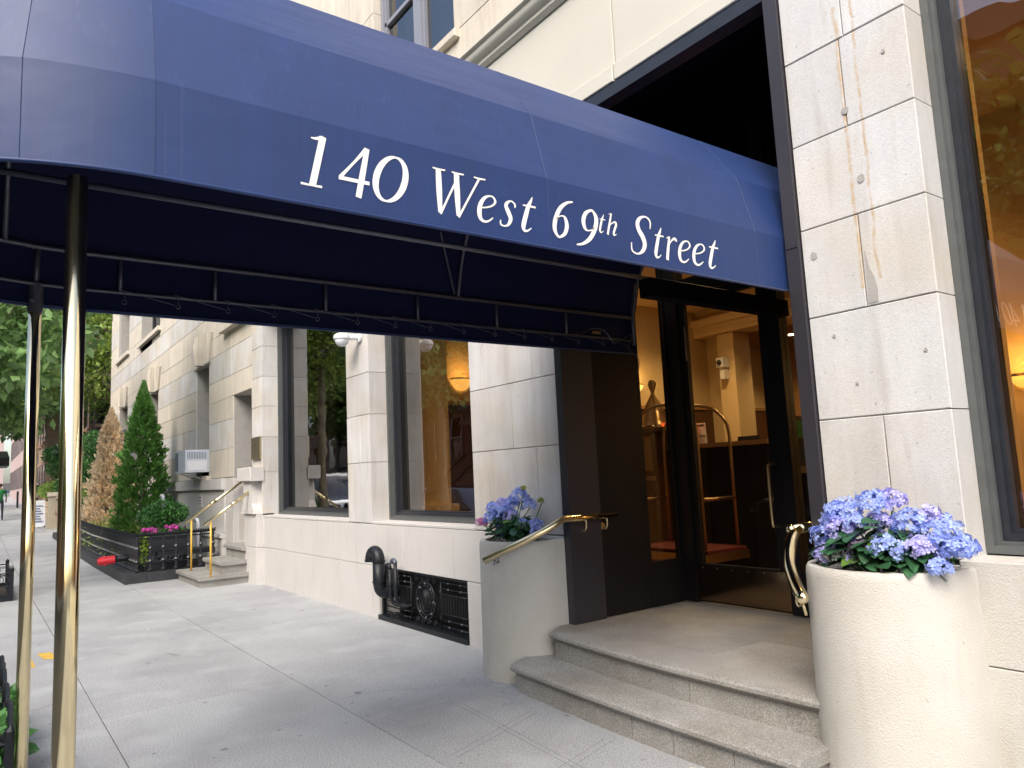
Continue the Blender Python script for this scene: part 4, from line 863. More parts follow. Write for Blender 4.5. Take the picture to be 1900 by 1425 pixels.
# air conditioner
AC = thing('air_conditioner', (-15.8, LY, 1.85), 'white window air conditioner projecting from the tall narrow window', 'air conditioner')
bx('case', M['ac'], AC, -16.28, -15.38, LY-.42, LY+.3, 1.86, 2.30); bx('side_vent', M['acd'], AC, -16.283, -16.28, LY-.38, LY+.0, 1.92, 2.25)
bx('rear_panel', M['acd'], AC, -16.26, -16.0, LY-.424, LY-.42, 1.9, 2.27)
for i in range(12): bx('louvre', M['acd'], AC, -15.379, -15.375, LY-.38+i*.03, LY-.368+i*.03, 2.12, 2.26)
bx('grille_panel', M['white'], AC, -15.379, -15.374, LY-.38, LY-.02, 1.9, 2.08)
for s_ in (-16.1, -15.6): MB().tube([(s_, LY-.36, 1.855), (s_, LY-.05, 1.72)], .012, 6).build('support_bracket', M['ac'], AC)
bx('window_filler', M['dark'], AC, -16.28, -15.38, LY+.1, LY+.2, 1.79, 1.85)
# wall lantern between far windows
WLp = thing('wall_lantern', (-24, LY-.1, 3.0), 'small dark wall lantern on the far part of the limestone wall', 'lamp')
MB().lathe([(0, .22), (.05, .2), (.12, .1), (.1, 0), (.07, -.14), (0, -.16)], (-24.2, LY-.2, 3.15), 8).build('lantern_body', M['iron'], WLp); MB().tube([(-24.2, LY-.2, 3.2), (-24.2, LY, 3.25)], .02, 6).build('bracket', M['iron'], WLp)
# ================================================================ front garden: kerb, iron fence, plants
FX0, FX1 = -14.05, -28.4
KB = MB()
KY = 2.08
for a, b_ in ((-14.05, -17.5), (-17.5, -21), (-21, -24.6), (-24.6, -28.4)):
    KB.add([(b_, KY, -.02+gz(b_)), (a, KY, -.02), (a, KY+.33, -.02), (b_, KY+.33, -.02), (b_, KY+.01, .17+gz(b_)), (a, KY+.01, .17), (a, KY+.33, .17), (b_, KY+.33, .17+gz(b_))],
           [(3, 2, 1, 0), (4, 5, 6, 7), (0, 1, 5, 4), (1, 2, 6, 5), (2, 3, 7, 6), (3, 0, 4, 7)])
KBt = thing('garden_kerb', (-20, KY, 0), 'low black painted stone kerb under the iron fence', 'kerb')
KB.build('kerb_stone', M['blackrock'], KBt); bx('kerb_stone', M['blackrock'], KBt, -14.38, -14.05, KY+.335, 3.62, -.02, .165)
bx('garden_bed', M['soil'], KBt, -28.4, -14.4, KY+.34, 3.6, -.05, .14)
FE = thing('iron_fence', (-20, 2.27, .17), 'ornate black cast iron fence around the front garden', 'fence')
FYy = 2.28
def fz(x): return gz(x)
def frail(z, r): MB().tube([(x, FYy, z+fz(x)) for x in np.linspace(-14.15, -28.3, 12)], r, 6).build('fence_rail', M['iron3'], FE); MB().tube([(-14.15, FYy, z), (-14.15, 3.55, z)], r, 6).build('fence_rail', M['iron3'], FE)
frail(.79, .026); frail(.30, .014); frail(.73, .012)
bal = MB().lathe([(.022, 0), (.045, .01), (.045, .03), (.022, .05), (.018, .14), (.04, .17), (.022, .2), (.022, .36), (.04, .39), (.022, .42), (.018, .6)], (0, 0, 0), 6).build('baluster', M['iron2'])
scb = MB()
for sg in (-1, 1): scb.tube([(0, sg*(.06*(1-t*.7)*math.cos(t*8)-.06), .16+.06*(1-t*.7)*math.sin(t*8)) for t in np.linspace(0, 1, 14)], .014, 5)
scr = scb.build('fence_scroll', M['iron2'])
xs = list(np.arange(-14.15, -28.3, -.16))
for i, x in enumerate(xs):
    inst(bal, 'baluster', (x, FYy, .172+fz(x)), FE)
    if i % 2 == 0: inst(scr, 'fence_scroll', (x-.08, FYy, .20+fz(x)), FE, (0, 0, math.pi/2))
for i in range(1, 7):
    y = FYy+i*.205; inst(bal, 'baluster', (-14.15, y, .172), FE); 
    if i in (1, 2, 3): inst(scr, 'fence_scroll', (-14.15, y+.0, .20), FE)
for o in (bal, scr): bpy.data.objects.remove(o)
pk = MB()
for y in np.arange(2.3, 3.56, .04): pk.box(-14.16, -14.14, y, y+.018, .81, .835)
pk.build('fence_cresting', M['iron'], FE)
MB().box(-14.6, -14.15, 2.6, 3.55, .40, .48).build('fence_bar', M['iron'], FE)
# sprinkler / standpipe connection
RC = thing('standpipe', (-14.9, 2.0, .3), 'red double capped fire department hose connection poking through the fence', 'standpipe')
MB().tube([(-14.95, 2.4, .38), (-15.0, 2.02, .36)], .05, 10).build('pipe_run', M['iron'], RC, smooth='all'); MB().tube([(-15.0, 2.06, .36), (-15.03, 1.82, .345)], .075, 12).build('red_coupling', M['redpaint'], RC, smooth=40)
for q in np.linspace(0, 6.28, 7)[:-1]: MB().sphere((-15.02+.075*math.cos(q), 1.9, .35+.075*math.sin(q)), .02, 6, 4).build('lug', M['redpaint'], RC)
MB().tube([(-15.03, 1.825, .345), (-15.035, 1.79, .343)], .055, 12).build('cap', M['redpaint'], RC)
RC2 = copy_tree(RC, None, (-24.2, 2.9, 1.02)); RC2['label'] = 'distant red pipe cap above the fence beside the dead conifer'
# white plumbing pipes by the wall
for k, (x, y, zt, lb) in enumerate(((-17.4, 3.3, 1.42, 'tall white pipe with a bent top behind the green conifer'), (-15.0, 3.45, .95, 'short white pipe at the base wall behind the round shrub'))):
    q = MB().tube(smooth_pts([(x-.25, y, zt-.03), (x-.22, y, zt), (x-.06, y, zt), (x, y, zt-.06)], 4)+[(x, y, .14)], .035, 8).build('white_pipe', M['white'], None, smooth='all'); tag(q, lb, 'pipe', 'white pipes at the garden wall')
# conifers
def conifer(x, y, h, r, m, lab, n, bare=0):
    T = thing('conifer', (x, y, .14), lab, 'tree', 'cone shaped conifers in the front garden')
    MB().tube([(x, y, .12), (x, y, h*.6)], [.06, .025], 7).build('trunk', M['bark'], T)
    ns = n//11; ci = rng.integers(0, ns, n); t = (rng.random(ns)**1.25*.98)[ci]+rng.normal(size=n)*.006; t = np.clip(t, 0, .985); ang = (rng.random(ns)*2*math.pi)[ci]; kk = rng.random(ns)[ci]; ang = ang+rng.normal(size=n)*.05/(1.02-t)
    prof = (1-t)**.8*np.minimum(1, .62+t*2.6)*(1+.10*np.sin(ang*2+t*9+x)+.07*np.sin(t*61+ang*3))
    lump = 1+.15*np.sin(ang*5+t*23)+.12*np.sin(ang*11-t*47)+.10*np.sin(ang*17+t*90)
    rr = r*prof*lump*(.66+.30*kk+.10*rng.random(n)); z = .22+t*h; lsc = np.clip((1-t)*5, .35, 1)
    P = np.stack([x+rr*np.cos(ang), y+rr*np.sin(ang), z], 1); D = np.stack([np.cos(ang)*.75, np.sin(ang)*.75, np.full(n, .85)], 1)*np.stack([lsc, lsc, np.ones(n)], 1)+rng.normal(size=(n, 3))*.22
    o = leafmesh('foliage', P, D, (.085+.06*rng.random(n))*lsc, m, T, .34, .3); o['kind'] = 'stuff'
    return T
conifer(-18.2, 3.02, 3.85, .62, M['arb'], 'bright green cone shaped arborvitae against the limestone wall', 17000)
conifer(-23.3, 3.05, 3.75, .70, M['dead'], 'dead tan brown cone shaped arborvitae behind the iron fence', 17000)
lo = thing('low_juniper', (-17, 2.6, .14), 'straggly yellow green juniper skirt at the foot of the conifers', 'shrub')
P, D = clumps([(-15.6+-i*.45, 2.62, .3) for i in range(26)]+[(-16.9, 2.75, .5), (-18.4, 2.7, .55), (-19.8, 2.7, .5), (-21.2, 2.7, .55), (-16.2, 2.8, .35), (-15.9, 3.0, .6)], 420, [.34]*26+[.5, .5, .5, .5, .35, .4])
o = leafmesh('foliage', P, D, .06+.05*rng.random(len(P)), M['leafy'], lo, .35); o['kind'] = 'stuff'
# planter box with shrub and magenta flowers
PB = thing('planter_box', (-14.75, 2.75, .14), 'charcoal planter box just inside the fence corner', 'planter')
MB().box(-15.2, -14.35, 2.42, 3.12, .14, .72).build('box_wall', M['plant_dark'], PB); MB().box(-15.22, -14.33, 2.40, 3.14, .70, .75).build('box_rim', M['plant_dark'], PB)
SH = thing('round_shrub', (-14.8, 2.8, .75), 'rounded glossy green shrub growing from the charcoal planter box', 'shrub')
P, D = clumps([(-14.85, 2.8, 1.14), (-14.7, 2.98, 1.12), (-15.05, 2.65, 1.08), (-14.75, 2.7, 1.02)], 900, [.30, .22, .22, .25], .6)
leafmesh('foliage', P, D, .045+.03*rng.random(len(P)), M['shrub'], SH, .5)['kind'] = 'stuff'
FL = thing('magenta_flowers', (-14.5, 2.75, .75), 'row of magenta flowers under the round shrub', 'flowers')
for i in range(26):
    y = 2.38+random.random()*.78; x = -14.38-random.random()*.22; floret_head((x, y, .80+random.random()*.09), .045, M['magenta'], FL, dens=.55, name='bloom')
P, D = clumps([(-14.45, 2.5+i*.12, .78) for i in range(6)], 120, [.1]*6); leafmesh('foliage', P, D, .04+.02*rng.random(len(P)), M['shrub'], FL)['kind'] = 'stuff'
VN = thing('trailing_vine', (-14.35, 2.4, .7), 'lime green vine trailing down the corner of the planter box', 'vine')
P = np.stack([np.full(260, -14.33)+rng.normal(size=260)*.02, 2.42+rng.normal(size=260)*.035, .28+.5*rng.random(260)], 1); leafmesh('foliage', P, rng.normal(size=(260, 3))+np.array([0, 0, -.8]), .035+.02*rng.random(260), M['limevine'], VN)['kind'] = 'stuff'

# ================================================================ tree pits on the kerb side
def pit_guard(x0, x1, y0, y1, z0, h, label, arched):
    T = thing('tree_guard', ((x0+x1)/2, (y0+y1)/2, z0), label, 'tree guard', 'iron tree pit guards along the kerb')
    for (a, b_, c, d) in ((x0, x1, y0, y0+.05), (x0, x1, y1-.05, y1), (x0, x0+.05, y0+.05, y1-.05), (x1-.05, x1, y0+.05, y1-.05)): bx('edging', M['iron'], T, a, b_, c, d, z0, z0+.10)
    for x in (x0+.025, x1-.025):
        for y in (y0+.025, y1-.025): MB().box(x-.025, x+.025, y-.025, y+.025, z0+.1, z0+h).lathe([(0, .06), (.03, .03), (.03, 0)], (x, y, z0+h), 8).build('post', M['iron'], T)
    def runp(P0, P1):
        L = (Vector(P1)-Vector(P0)).length; n = max(2, int(L/.14)); up = Vector((0, 0, 1))
        for z in (h*.5, h*.93): MB().tube([Vector(P0)+up*z, Vector(P1)+up*z], .011, 6).build('guard_rail', M['iron'], T)
        for i in range(1, n):
            p = Vector(P0).lerp(Vector(P1), i/n); MB().tube([p+up*.1, p+up*h*.93], .007, 5).build('bar', M['iron'], T)
            if i % 2: 
                d = (Vector(P1)-Vector(P0)).normalized(); MB().tube([p+up*h*.72+d*.05*math.cos(a)+up*.05*math.sin(a) for a in np.linspace(0, 6.28, 11)], .006, 5).build('ring', M['iron'], T)
        if arched:
            for i in range(max(1, n//3)):
                a = Vector(P0).lerp(Vector(P1), i/(n//3 or 1)); c = Vector(P0).lerp(Vector(P1), (i+1)/(n//3 or 1))
                MB().tube([a.lerp(c, t)+up*(h*.93+.14*math.sin(math.pi*t)) for t in np.linspace(0, 1, 9)], .013, 6).build('hoop', M['iron'], T)
    a = .025; runp((x0+a, y1-a, z0), (x1-a, y1-a, z0)); runp((x1-a, y0+a, z0), (x1-a, y1-a, z0)); runp((x0+a, y0+a, z0), (x0+a, y1-a, z0))
    bx('pit_soil', M['soil'], T, x0+.05, x1-.05, y0+.05, y1-.05, z0, z0+.05)
    return T
pit_guard(-15.6, -13.65, -.42, .52, 0, .44, 'low black iron tree pit guard further along the kerb', False)
pit_guard(-6.3, -4.45, -.42, .205, 0, .40, 'near black iron tree pit guard with arched hoops and flowers', True)
FB = thing('pit_flowers', (-5.3, 0, .05), 'leafy bedding plants with red and magenta flowers inside the near tree guard', 'flowers')
P, D = clumps([(-6.0+i*.25, .0+(.06 if i % 2 else -.05), .2+.05*(i % 3)) for i in range(7)], 260, [.2]*7); leafmesh('foliage', P, D, .06+.05*rng.random(len(P)), M['shrub'], FB, .55)['kind'] = 'stuff'
for i in range(9): floret_head((-6.1+random.random()*1.6, -.05+random.random()*.22, .30+random.random()*.1), .035, M['magenta' if i % 3 else 'redpaint'], FB, dens=.4, name='bloom')

# ================================================================ trees
def tree(x, y, h, trunk_r, crowns, label, m='leaf', base=None, lean=(0, 0), limbs=(), n=1500, lsz=.11, name='street_tree', fork=.55):
    zb = gz(x) if base is None else base
    T = thing(name, (x, y, zb), label, 'tree', 'leafy trees lining the street')
    top = (x+lean[0], y+lean[1], zb+h*fork)
    MB().tube(smooth_pts([(x, y, zb-.1), (x+lean[0]*.3, y+lean[1]*.3, zb+h*.25), top], 4), [trunk_r*(1-.06*i) for i in range(9)], 9).build('trunk', M['bark'], T, smooth='all')
    for c, r in crowns[:7]:
        mid = ((top[0]+c[0])/2+random.uniform(-.3, .3), (top[1]+c[1])/2+random.uniform(-.3, .3), (top[2]+c[2])/2+.15)
        MB().tube(smooth_pts([top, mid, c], 4), [trunk_r*.5*(1-.09*i) for i in range(9)], 6).build('limb', M['bark'], T, smooth='all')
    for (a, b_, c_, r0, r1) in limbs: MB().tube(smooth_pts([a, b_, c_], 5), list(np.linspace(r0, r1, 11)), 7).build('limb', M['bark'], T, smooth='all')
    # every crown lump is broken into smaller leaf clusters
    cc = []; rr = []
    for c, r in crowns:
        for _ in range(int(9*r*r)+5):
            v = rng.normal(size=3); v /= np.linalg.norm(v); cc.append(np.array(c)+v*r*(.35+.6*rng.random())*np.array([1, 1, .8])); rr.append(.32+.38*rng.random())
    P, D = clumps(cc, max(40, n*len(crowns)//len(cc)), rr, .35)
    leafmesh('crown', P, D, lsz*(.7+.6*rng.random(len(P))), M[m], T, .6, .3)['kind'] = 'stuff'
    return T
tree(-13.9, -.05, 8.5, .16, [((-13.4, .3, 4.0), 1.0), ((-14.5, .9, 4.8), 1.2), ((-13.2, -.6, 5.2), 1.3), ((-15.2, .4, 3.9), 1.0), ((-14.4, -.7, 6.3), 1.6), ((-13.0, .7, 6.4), 1.4), ((-15.5, .9, 5.9), 1.4), ((-15.8, .2, 3.1), .6)],
     'nearest street tree with large grey green leaves in the guarded pit', 'leaf2', n=1150, lsz=.18, fork=.38)
tree(-21.5, -.3, 9, .17, [((-21.2, .0, 5.4), 1.3), ((-22.6, .4, 6.4), 1.4), ((-20.6, -.5, 6.8), 1.6), ((-22.9, -.1, 4.4), 1.0), ((-21.4, -1.4, 7.4), 1.5), ((-23.6, .6, 5.4), 1.1)],
     'second street tree with yellow green leaves past the first pit', 'leafy', n=1500, lsz=.15)
tree(-31.5, .1, 10, .2, [((-31.5, 1.0, 6.0), 1.9), ((-33, 1.9, 7.6), 2.0), ((-30.8, .2, 8.2), 2), ((-33.6, .6, 5.4), 1.5), ((-31.8, 2.3, 9), 1.9), ((-34.5, 1.8, 5.9), 1.4)], 'third street tree further along the kerb', 'leaf', n=1300, lsz=.2)
tree(-30.4, 4.8, 9, .22, [((-31.5, 3.9, 5.9), 1.3), ((-31, 3.6, 7.4), 1.5), ((-32.6, 4.2, 8.6), 1.8), ((-30.4, 5.2, 8.0), 1.8), ((-33.4, 3.6, 6.6), 1.3), ((-32.2, 3.2, 9.8), 1.8), ((-33.9, 3.7, 5.2), .9)],
     'yard tree leaning out past the corner of the limestone building', 'leafy', n=1300, lsz=.16, lean=(-.6, -.5), limbs=(((-30.0, 4.5, 5.6), (-31.6, 3.9, 6.0), (-33.5, 3.5, 6.7), .17, .09), ((-30.6, 4.4, 4.6), (-32.0, 4.1, 5.6), (-33.3, 4.0, 6.3), .13, .07)))
tree(-42, .3, 11, .22, [((-42, 1.2, 7), 2.2), ((-44, 2.2, 8.8), 2.4), ((-41.4, .2, 9.2), 2.2), ((-44.5, .9, 6.0), 1.8), ((-46, 2.0, 7.0), 2), ((-43, 3.2, 10.5), 2.3)], 'fourth street tree, far down the block', 'leaf2', n=1500, lsz=.24)
tree(-56, .5, 12, .24, [((-56, 1.5, 8), 2.6), ((-58, 2.6, 9.8), 2.6), ((-55, 0, 10), 2.6), ((-59, 1.0, 7), 2.2), ((-60, -2, 8), 2.6)], 'farthest street tree at the end of the block', 'leaf', n=1300, lsz=.3)
# yard bushes beyond the building
def bush(x, y, z, cl, m, lab, n=900, lsz=.08, name='bush'):
    T = thing(name, (x, y, z), lab, 'bush', 'bushes in the neighbouring yards'); MB().tube([(x, y, z-.3), (x, y, z+.6)], [.05, .03], 6).build('stem', M['bark'], T)
    P, D = clumps([c for c, r in cl], n, [r for c, r in cl], .45); leafmesh('foliage', P, D, lsz*(.7+.6*rng.random(len(P))), M[m], T, .55)['kind'] = 'stuff'
bush(-31, 3.5, 1.0, [((-31.3, 3.3, 2.7), .6), ((-31.5, 3.05, 2.0), .55), ((-31.0, 3.6, 3.4), .6), ((-31.5, 3.6, 1.5), .7), ((-31.2, 3.5, 2.4), .6)], 'shrub', 'tall dark green bush beside the dead conifer', 1500, .09)
bush(-35.5, 2.9, 1.2, [((-35.5, 2.85, 2.6), .55), ((-36, 2.7, 3.2), .5), ((-35.4, 3.1, 1.9), .5)], 'shrub', 'mid green bush in front of the tan brick house', 1100, .1)
bush(-37, 2.8, 1.0, [((-36.5+i*.0-i*.9, 2.75, 1.75+.05*(i % 2)), .45) for i in range(5)], 'leaf', 'long low hedge on top of the stone yard wall', 800, .09, 'hedge')
bush(-29.6, 3.1, .8, [((-29.7, 3.05, 1.35), .4), ((-30.4, 3.1, 1.3), .45)], 'leaf', 'small bright hedge just past the iron fence', 700, .08, 'hedge')

# ================================================================ stone yard wall with balustrade and sign board
YW = thing('stone_yard_wall', (-31, 2.6, .2), 'rustic stone yard wall with a carved balustrade and end pillar', 'wall')
def ywall(x0, x1, y, zt):
    n = int((x1-x0)/.42); rows_ = 4
    for r_ in range(rows_):
        for i in range(n):
            a = x0+(x1-x0)*(i+(.5 if r_ % 2 else 0))/n; c = a+(x1-x0)/n-.02
            if c > x1: c = x1
            z0 = gz(a)-.05+r_*(zt-.0)/rows_; MB().box(a, c, y-random.uniform(.0, .04), y+.3, z0+.01, z0+zt/rows_-.01, c=.025).build('stone', M['rustic'], YW)
ywall(-33.2, -28.8, 2.55, .62); bx('wall_core', M['mortar'], YW, -33.2, -28.75, 2.6, 2.8, 0, .85)
bx('coping', M['brown2'], YW, -33.2, -28.75, 2.48, 2.95, .86, .97)
for x in np.arange(-33.0, -28.9, .3): MB().lathe([(.05, 0), (.08, .08), (.04, .2), (.07, .36), (.05, .42)], (x, 2.7, .97), 7).build('baluster', M['rustic'], YW)
bx('cap_rail', M['rustic'], YW, -33.2, -28.75, 2.5, 2.9, 1.39, 1.52)
MB().box(-33.75, -33.2, 2.3, 2.85, .2, 1.5).prism([(-33.8, 1.5), (-33.15, 1.5), (-33.475, 1.66)], 'y', 2.25, 2.9).box(-33.82, -33.13, 2.23, 2.92, .2, .62).build('end_pillar', mat('pale_carved_stone', (.42, .38, .29), .85, var=.1), YW)
YW2 = thing('stone_yard_wall', (-41, 2.8, .4), 'second rustic stone yard wall beyond the sign board', 'wall')
for r_ in range(3):
    for i in range(12):
        a = -43.5+i*.6+(.3 if r_ % 2 else 0); MB().box(a, a+.57, 2.75-random.uniform(0, .05), 3.1, gz(a)-.05+r_*.3, gz(a)+.23+r_*.3, c=.03).build('stone', M['rustic'], YW2)
bx('coping', M['brown2'], YW2, -43.6, -36, 2.7, 3.1, 1.33, 1.45)
SB = thing('sandwich_board', (-34.9, 2.15, gz(-34.9)), 'white folding sandwich board standing on the sidewalk by the stone pillar', 'sign')
z0 = gz(-34.9); 
for s_ in (-1, 1): MB().prism([(-34.95+s_*.30, z0+.02), (-34.95+s_*.33, z0+.02), (-34.95+s_*.05, z0+1.05), (-34.95+s_*.02, z0+1.05)], 'y', 1.78, 2.28).build('board_panel', M['white'], SB)
for i in range(7): MB().prism([(-34.60-i*.028-.05, z0+.22+i*.1), (-34.595-i*.028-.05, z0+.22+i*.1), (-34.605-i*.028-.05, z0+.25+i*.1), (-34.61-i*.028-.05, z0+.25+i*.1)], 'y', 1.85, 2.2-.05*(i % 3)).build('print_line', M['blue'], SB)
for y in (1.8, 2.26): MB().box(-34.66, -34.62, y-.02, y+.02, z0-.01, z0+.06).build('foot', M['iron'], SB)

# ================================================================ neighbouring houses on our side
def brick_house(x0, x1, y0, y1, h, mb, label, wins, trim='brown2'):
    B = thing('brick_house', ((x0+x1)/2, y0, 0), label, 'house', 'houses further along the street')
    bx('wall', mb, B, x0, x1, y0, y1, 0, h); bx('roof', M['mortar'], B, x0-.1, x1+.1, y0-.1, y1, h, h+.25)
    for z in (3.2, 6.4): bx('string_course', M[trim], B, x0-.04, x1+.05, y0-.06, y1, z, z+.2)
    for (yw, zw, ww, hw) in wins:   # windows in the side that faces the limestone building
        f = bx('window', M['navyframe'], B, x1, x1+.03, yw, yw+ww, zw, zw+hw); MB().box(x1+.03-wloc(f).x*0, x1+.04, yw+.08, yw+ww-.08, zw+.08, zw+hw-.08).build('pane', M['glassu'], f)
        bx('sill', M[trim], B, x1, x1+.12, yw-.1, yw+ww+.1, zw-.14, zw-.002); bx('lintel', M[trim], B, x1, x1+.05, yw-.1, yw+ww+.1, zw+hw+.002, zw+hw+.2)
    xx = x0+.8
    while xx < x1-1.2:
        for zw in (1.6, 4.4, 7.4):
            f = bx('window', M['navyframe'], B, xx, xx+1.0, y0-.03, y0, zw, zw+1.8); MB().box(xx+.08, xx+.92, y0-.04, y0-.03, zw+.08, zw+1.72).build('pane', M['glassu'], f)
            bx('sill', M[trim], B, xx-.1, xx+1.1, y0-.14, y0, zw-.14, zw-.002)
        xx += 1.9
    return B
def brick_mat(name, c1, c2, mc):
    m = bpy.data.materials.new(name); m.use_nodes = True; t = m.node_tree; N = t.nodes; L = t.links; b = N['Principled BSDF']; b.inputs['Roughness'].default_value = .9
    g_ = N.new('ShaderNodeNewGeometry'); sx = N.new('ShaderNodeSeparateXYZ'); L.new(g_.outputs['Position'], sx.inputs[0]); ad = N.new('ShaderNodeMath'); L.new(sx.outputs['X'], ad.inputs[0]); L.new(sx.outputs['Y'], ad.inputs[1])
    cb_ = N.new('ShaderNodeCombineXYZ'); L.new(ad.outputs[0], cb_.inputs[0]); L.new(sx.outputs['Z'], cb_.inputs[1])
    br = N.new('ShaderNodeTexBrick'); L.new(cb_.outputs[0], br.inputs['Vector']); br.inputs['Scale'].default_value = 1; br.inputs['Brick Width'].default_value = .24; br.inputs['Row Height'].default_value = .085; br.inputs['Mortar Size'].default_value = .011
    br.inputs['Color1'].default_value = (*c1, 1); br.inputs['Color2'].default_value = (*c2, 1); br.inputs['Mortar'].default_value = (*mc, 1); L.new(br.outputs['Color'], b.inputs['Base Color']); return m
bd = brick_mat('dark_brick_wall', (.12, .06, .045), (.08, .04, .035), (.16, .13, .11)); btn = brick_mat('tan_brick_wall', (.36, .25, .15), (.28, .18, .11), (.3, .25, .2))
brick_house(-43, -34.2, 3.95, 14, 13, bd, 'dark brown brick house partly hidden behind the conifers', [(3.98, 4.35, .8, .85), (5.6, 4.3, .9, 1.6)])
brick_house(-52, -46, 3.0, 14, 12, btn, 'tan brick house with stone bands between the brass poles', [(6.4, 4.2, .9, 1.6)])
ur = thing('stone_urn_bracket', (-38, 2.95, 3.0), 'dark ornate iron lantern bracket in front of the tan brick house', 'lantern')
MB().lathe([(0, 1.25), (.12, 1.2), (.16, 1.0), (.34, .92), (.36, .78), (.2, .7), (.24, .35), (.14, .1), (0, 0)], (-38.6, 2.95, 2.6), 8).build('lantern_body', M['iron'], ur); MB().tube([(-38.6, 3.0, 2.7), (-38.6, 3.3, 1.4)], .06, 6).build('bracket', M['iron'], ur)
pr_ = thing('pale_row_house', (-75, 3.0, 0), 'pale pinkish row of houses at the far left end of the street', 'house', 'houses further along the street')
bx('wall', M['pinkw'], pr_, -95, -62, 3.0, 14, 0, 9)
for i in range(14):
    for z in (2.2, 5.2):
        x = -94+i*2.3; f = bx('window', M['navyframe'], pr_, x, x+1, 2.97, 3.0, z, z+1.8)
bx('cornice', M['cream'], pr_, -95.2, -61.8, 2.6, 3.0, 8.5, 9); bx('roof', M['mortar'], pr_, -95, -62, 3.0, 14, 9, 9.2)
br_ = thing('red_row_house', (-57, 3.1, 0), 'narrow reddish brown row house with black iron stair rails', 'house', 'houses further along the street')
bx('wall', M['brown2'], br_, -61.8, -52.2, 3.2, 14, 0, 10); bx('roof', M['mortar'], br_, -61.8, -52.2, 3.2, 14, 10, 10.2)
for i in range(4):
    for z in (2.4, 5.4): f = bx('window', M['navyframe'], br_, -61+i*2.3, -60+i*2.3, 3.17, 3.2, z, z+1.8)
for i in range(8): MB().tube([(-60+i*.3, 2.3, gz(-58)), (-60+i*.3, 2.3, gz(-58)+1.1)], .02, 5).build('stair_rail', M['iron'], br_)
ea = thing('far_awning', (-40, .9, 3), 'black awning edge at the far left side of the street', 'awning')
MB().prism([(-48, 3.1), (-44.5, 3.1), (-44.5, 3.5), (-48, 4.0)], 'y', .4, 1.35).build('canopy', M['black'], ea); MB().tube([(-47.9, .5, 3.15), (-47.9, .5, gz(-47.9))], .03, 6).build('pole', M['iron'], ea)

fe = thing('far_building', (-125, -3, 0), 'pale building closing the far end of the street', 'building', 'houses further along the street')
bx('wall', M['pinkw'], fe, -140, -120, -14, 3, 0, 16)
for i in range(6):
    for z in (3, 6.5, 10): bx('window', M['navyframe'], fe, -120, -119.9, -12+i*2.6, -11+i*2.6, z, z+1.8)
bx('roof', M['mortar'], fe, -140, -119.8, -14.2, 3, 16, 16.4)
# ================================================================ people far down the sidewalk
def person(x, y, z, face, label, top, hgt=1.72):
    T = thing('person', (x, y, z), label, 'person')
    s_ = hgt/1.75; c, sn = math.cos(face), math.sin(face)
    def Wp(px, py, pz): return (px*c-py*sn, px*sn+py*c, pz)
    J = [(0, 0, .97), (0, 0, 1.15), (0, 0, 1.40), (0, 0, 1.50), (0, .01, 1.57), (0, .015, 1.66), (0, .01, 1.74),
         (-.10, 0, .92), (-.11, .06, .52), (-.11, .0, .09), (-.12, .14, .03), (.10, 0, .92), (.11, -.06, .52), (.11, -.16, .10), (.12, -.04, .03),
         (-.19, 0, 1.42), (-.26, -.03, 1.14), (-.25, .06, .90), (-.25, .08, .82), (.19, 0, 1.42), (.26, .03, 1.14), (.25, .10, .91), (.25, .12, .83)]
    Ed = [(0, 1), (1, 2), (2, 3), (3, 4), (4, 5), (5, 6), (0, 7), (7, 8), (8, 9), (9, 10), (0, 11), (11, 12), (12, 13), (13, 14), (2, 15), (15, 16), (16, 17), (17, 18), (2, 19), (19, 20), (20, 21), (21, 22)]
    rad = [.15, .14, .15, .07, .06, .10, .07, .10, .07, .05, .05, .10, .07, .05, .05, .07, .05, .038, .035, .07, .05, .038, .035]
    me = bpy.data.meshes.new('body'); me.from_pydata([tuple(q*s_ for q in Wp(*j)) for j in J], Ed, []); o = bpy.data.objects.new('body', me); COL.objects.link(o)
    md = o.modifiers.new('skin', 'SKIN'); sv = me.skin_vertices[0].data
    for i, r_ in enumerate(rad): sv[i].radius = (r_*s_, r_*s_*.8)
    sv[0].use_root = True; o.modifiers.new('sub', 'SUBSURF').levels = 1
    bpy.context.view_layer.update(); m2 = bpy.data.meshes.new_from_object(o.evaluated_get(bpy.context.evaluated_depsgraph_get())); bpy.data.objects.remove(o)
    for m_ in (M['jean'], M[top], M['skin']): 
        m2.materials.append(m_)
    for p in m2.polygons:
        zc = p.center.z/s_; rr = math.hypot(p.center.x, p.center.y)/s_; p.use_smooth = True
        p.material_index = 0 if zc < .96 and rr < .22 else (2 if zc > 1.5 or (rr > .2 and zc < 1.12) else 1)
    b = bpy.data.objects.new('body', m2); COL.objects.link(b); b.parent = T
    MB().sphere((0, 0, 1.70*s_), .105, 10, 7, (1, 1, .8)).build('hair', M['hair'], T, smooth='all', local=True)
    return T
pp = person(-51.5, 3.05, gz(-51.5), math.pi/2, 'person in a grey shirt and dark trousers walking away with a black backpack', 'shirtg', 1.8)
bp_ = MB().box(-51.28, -51.12, 2.87, 3.23, gz(-51.5)+1.05, gz(-51.5)+1.5, c=.03).build('backpack', M['black'], None); tag(bp_, 'black backpack worn by the walker in grey', 'backpack')
person(-43, .98, gz(-43), math.pi/2, 'person in a green top cut off by the left edge', 'shirtgreen', 1.7)

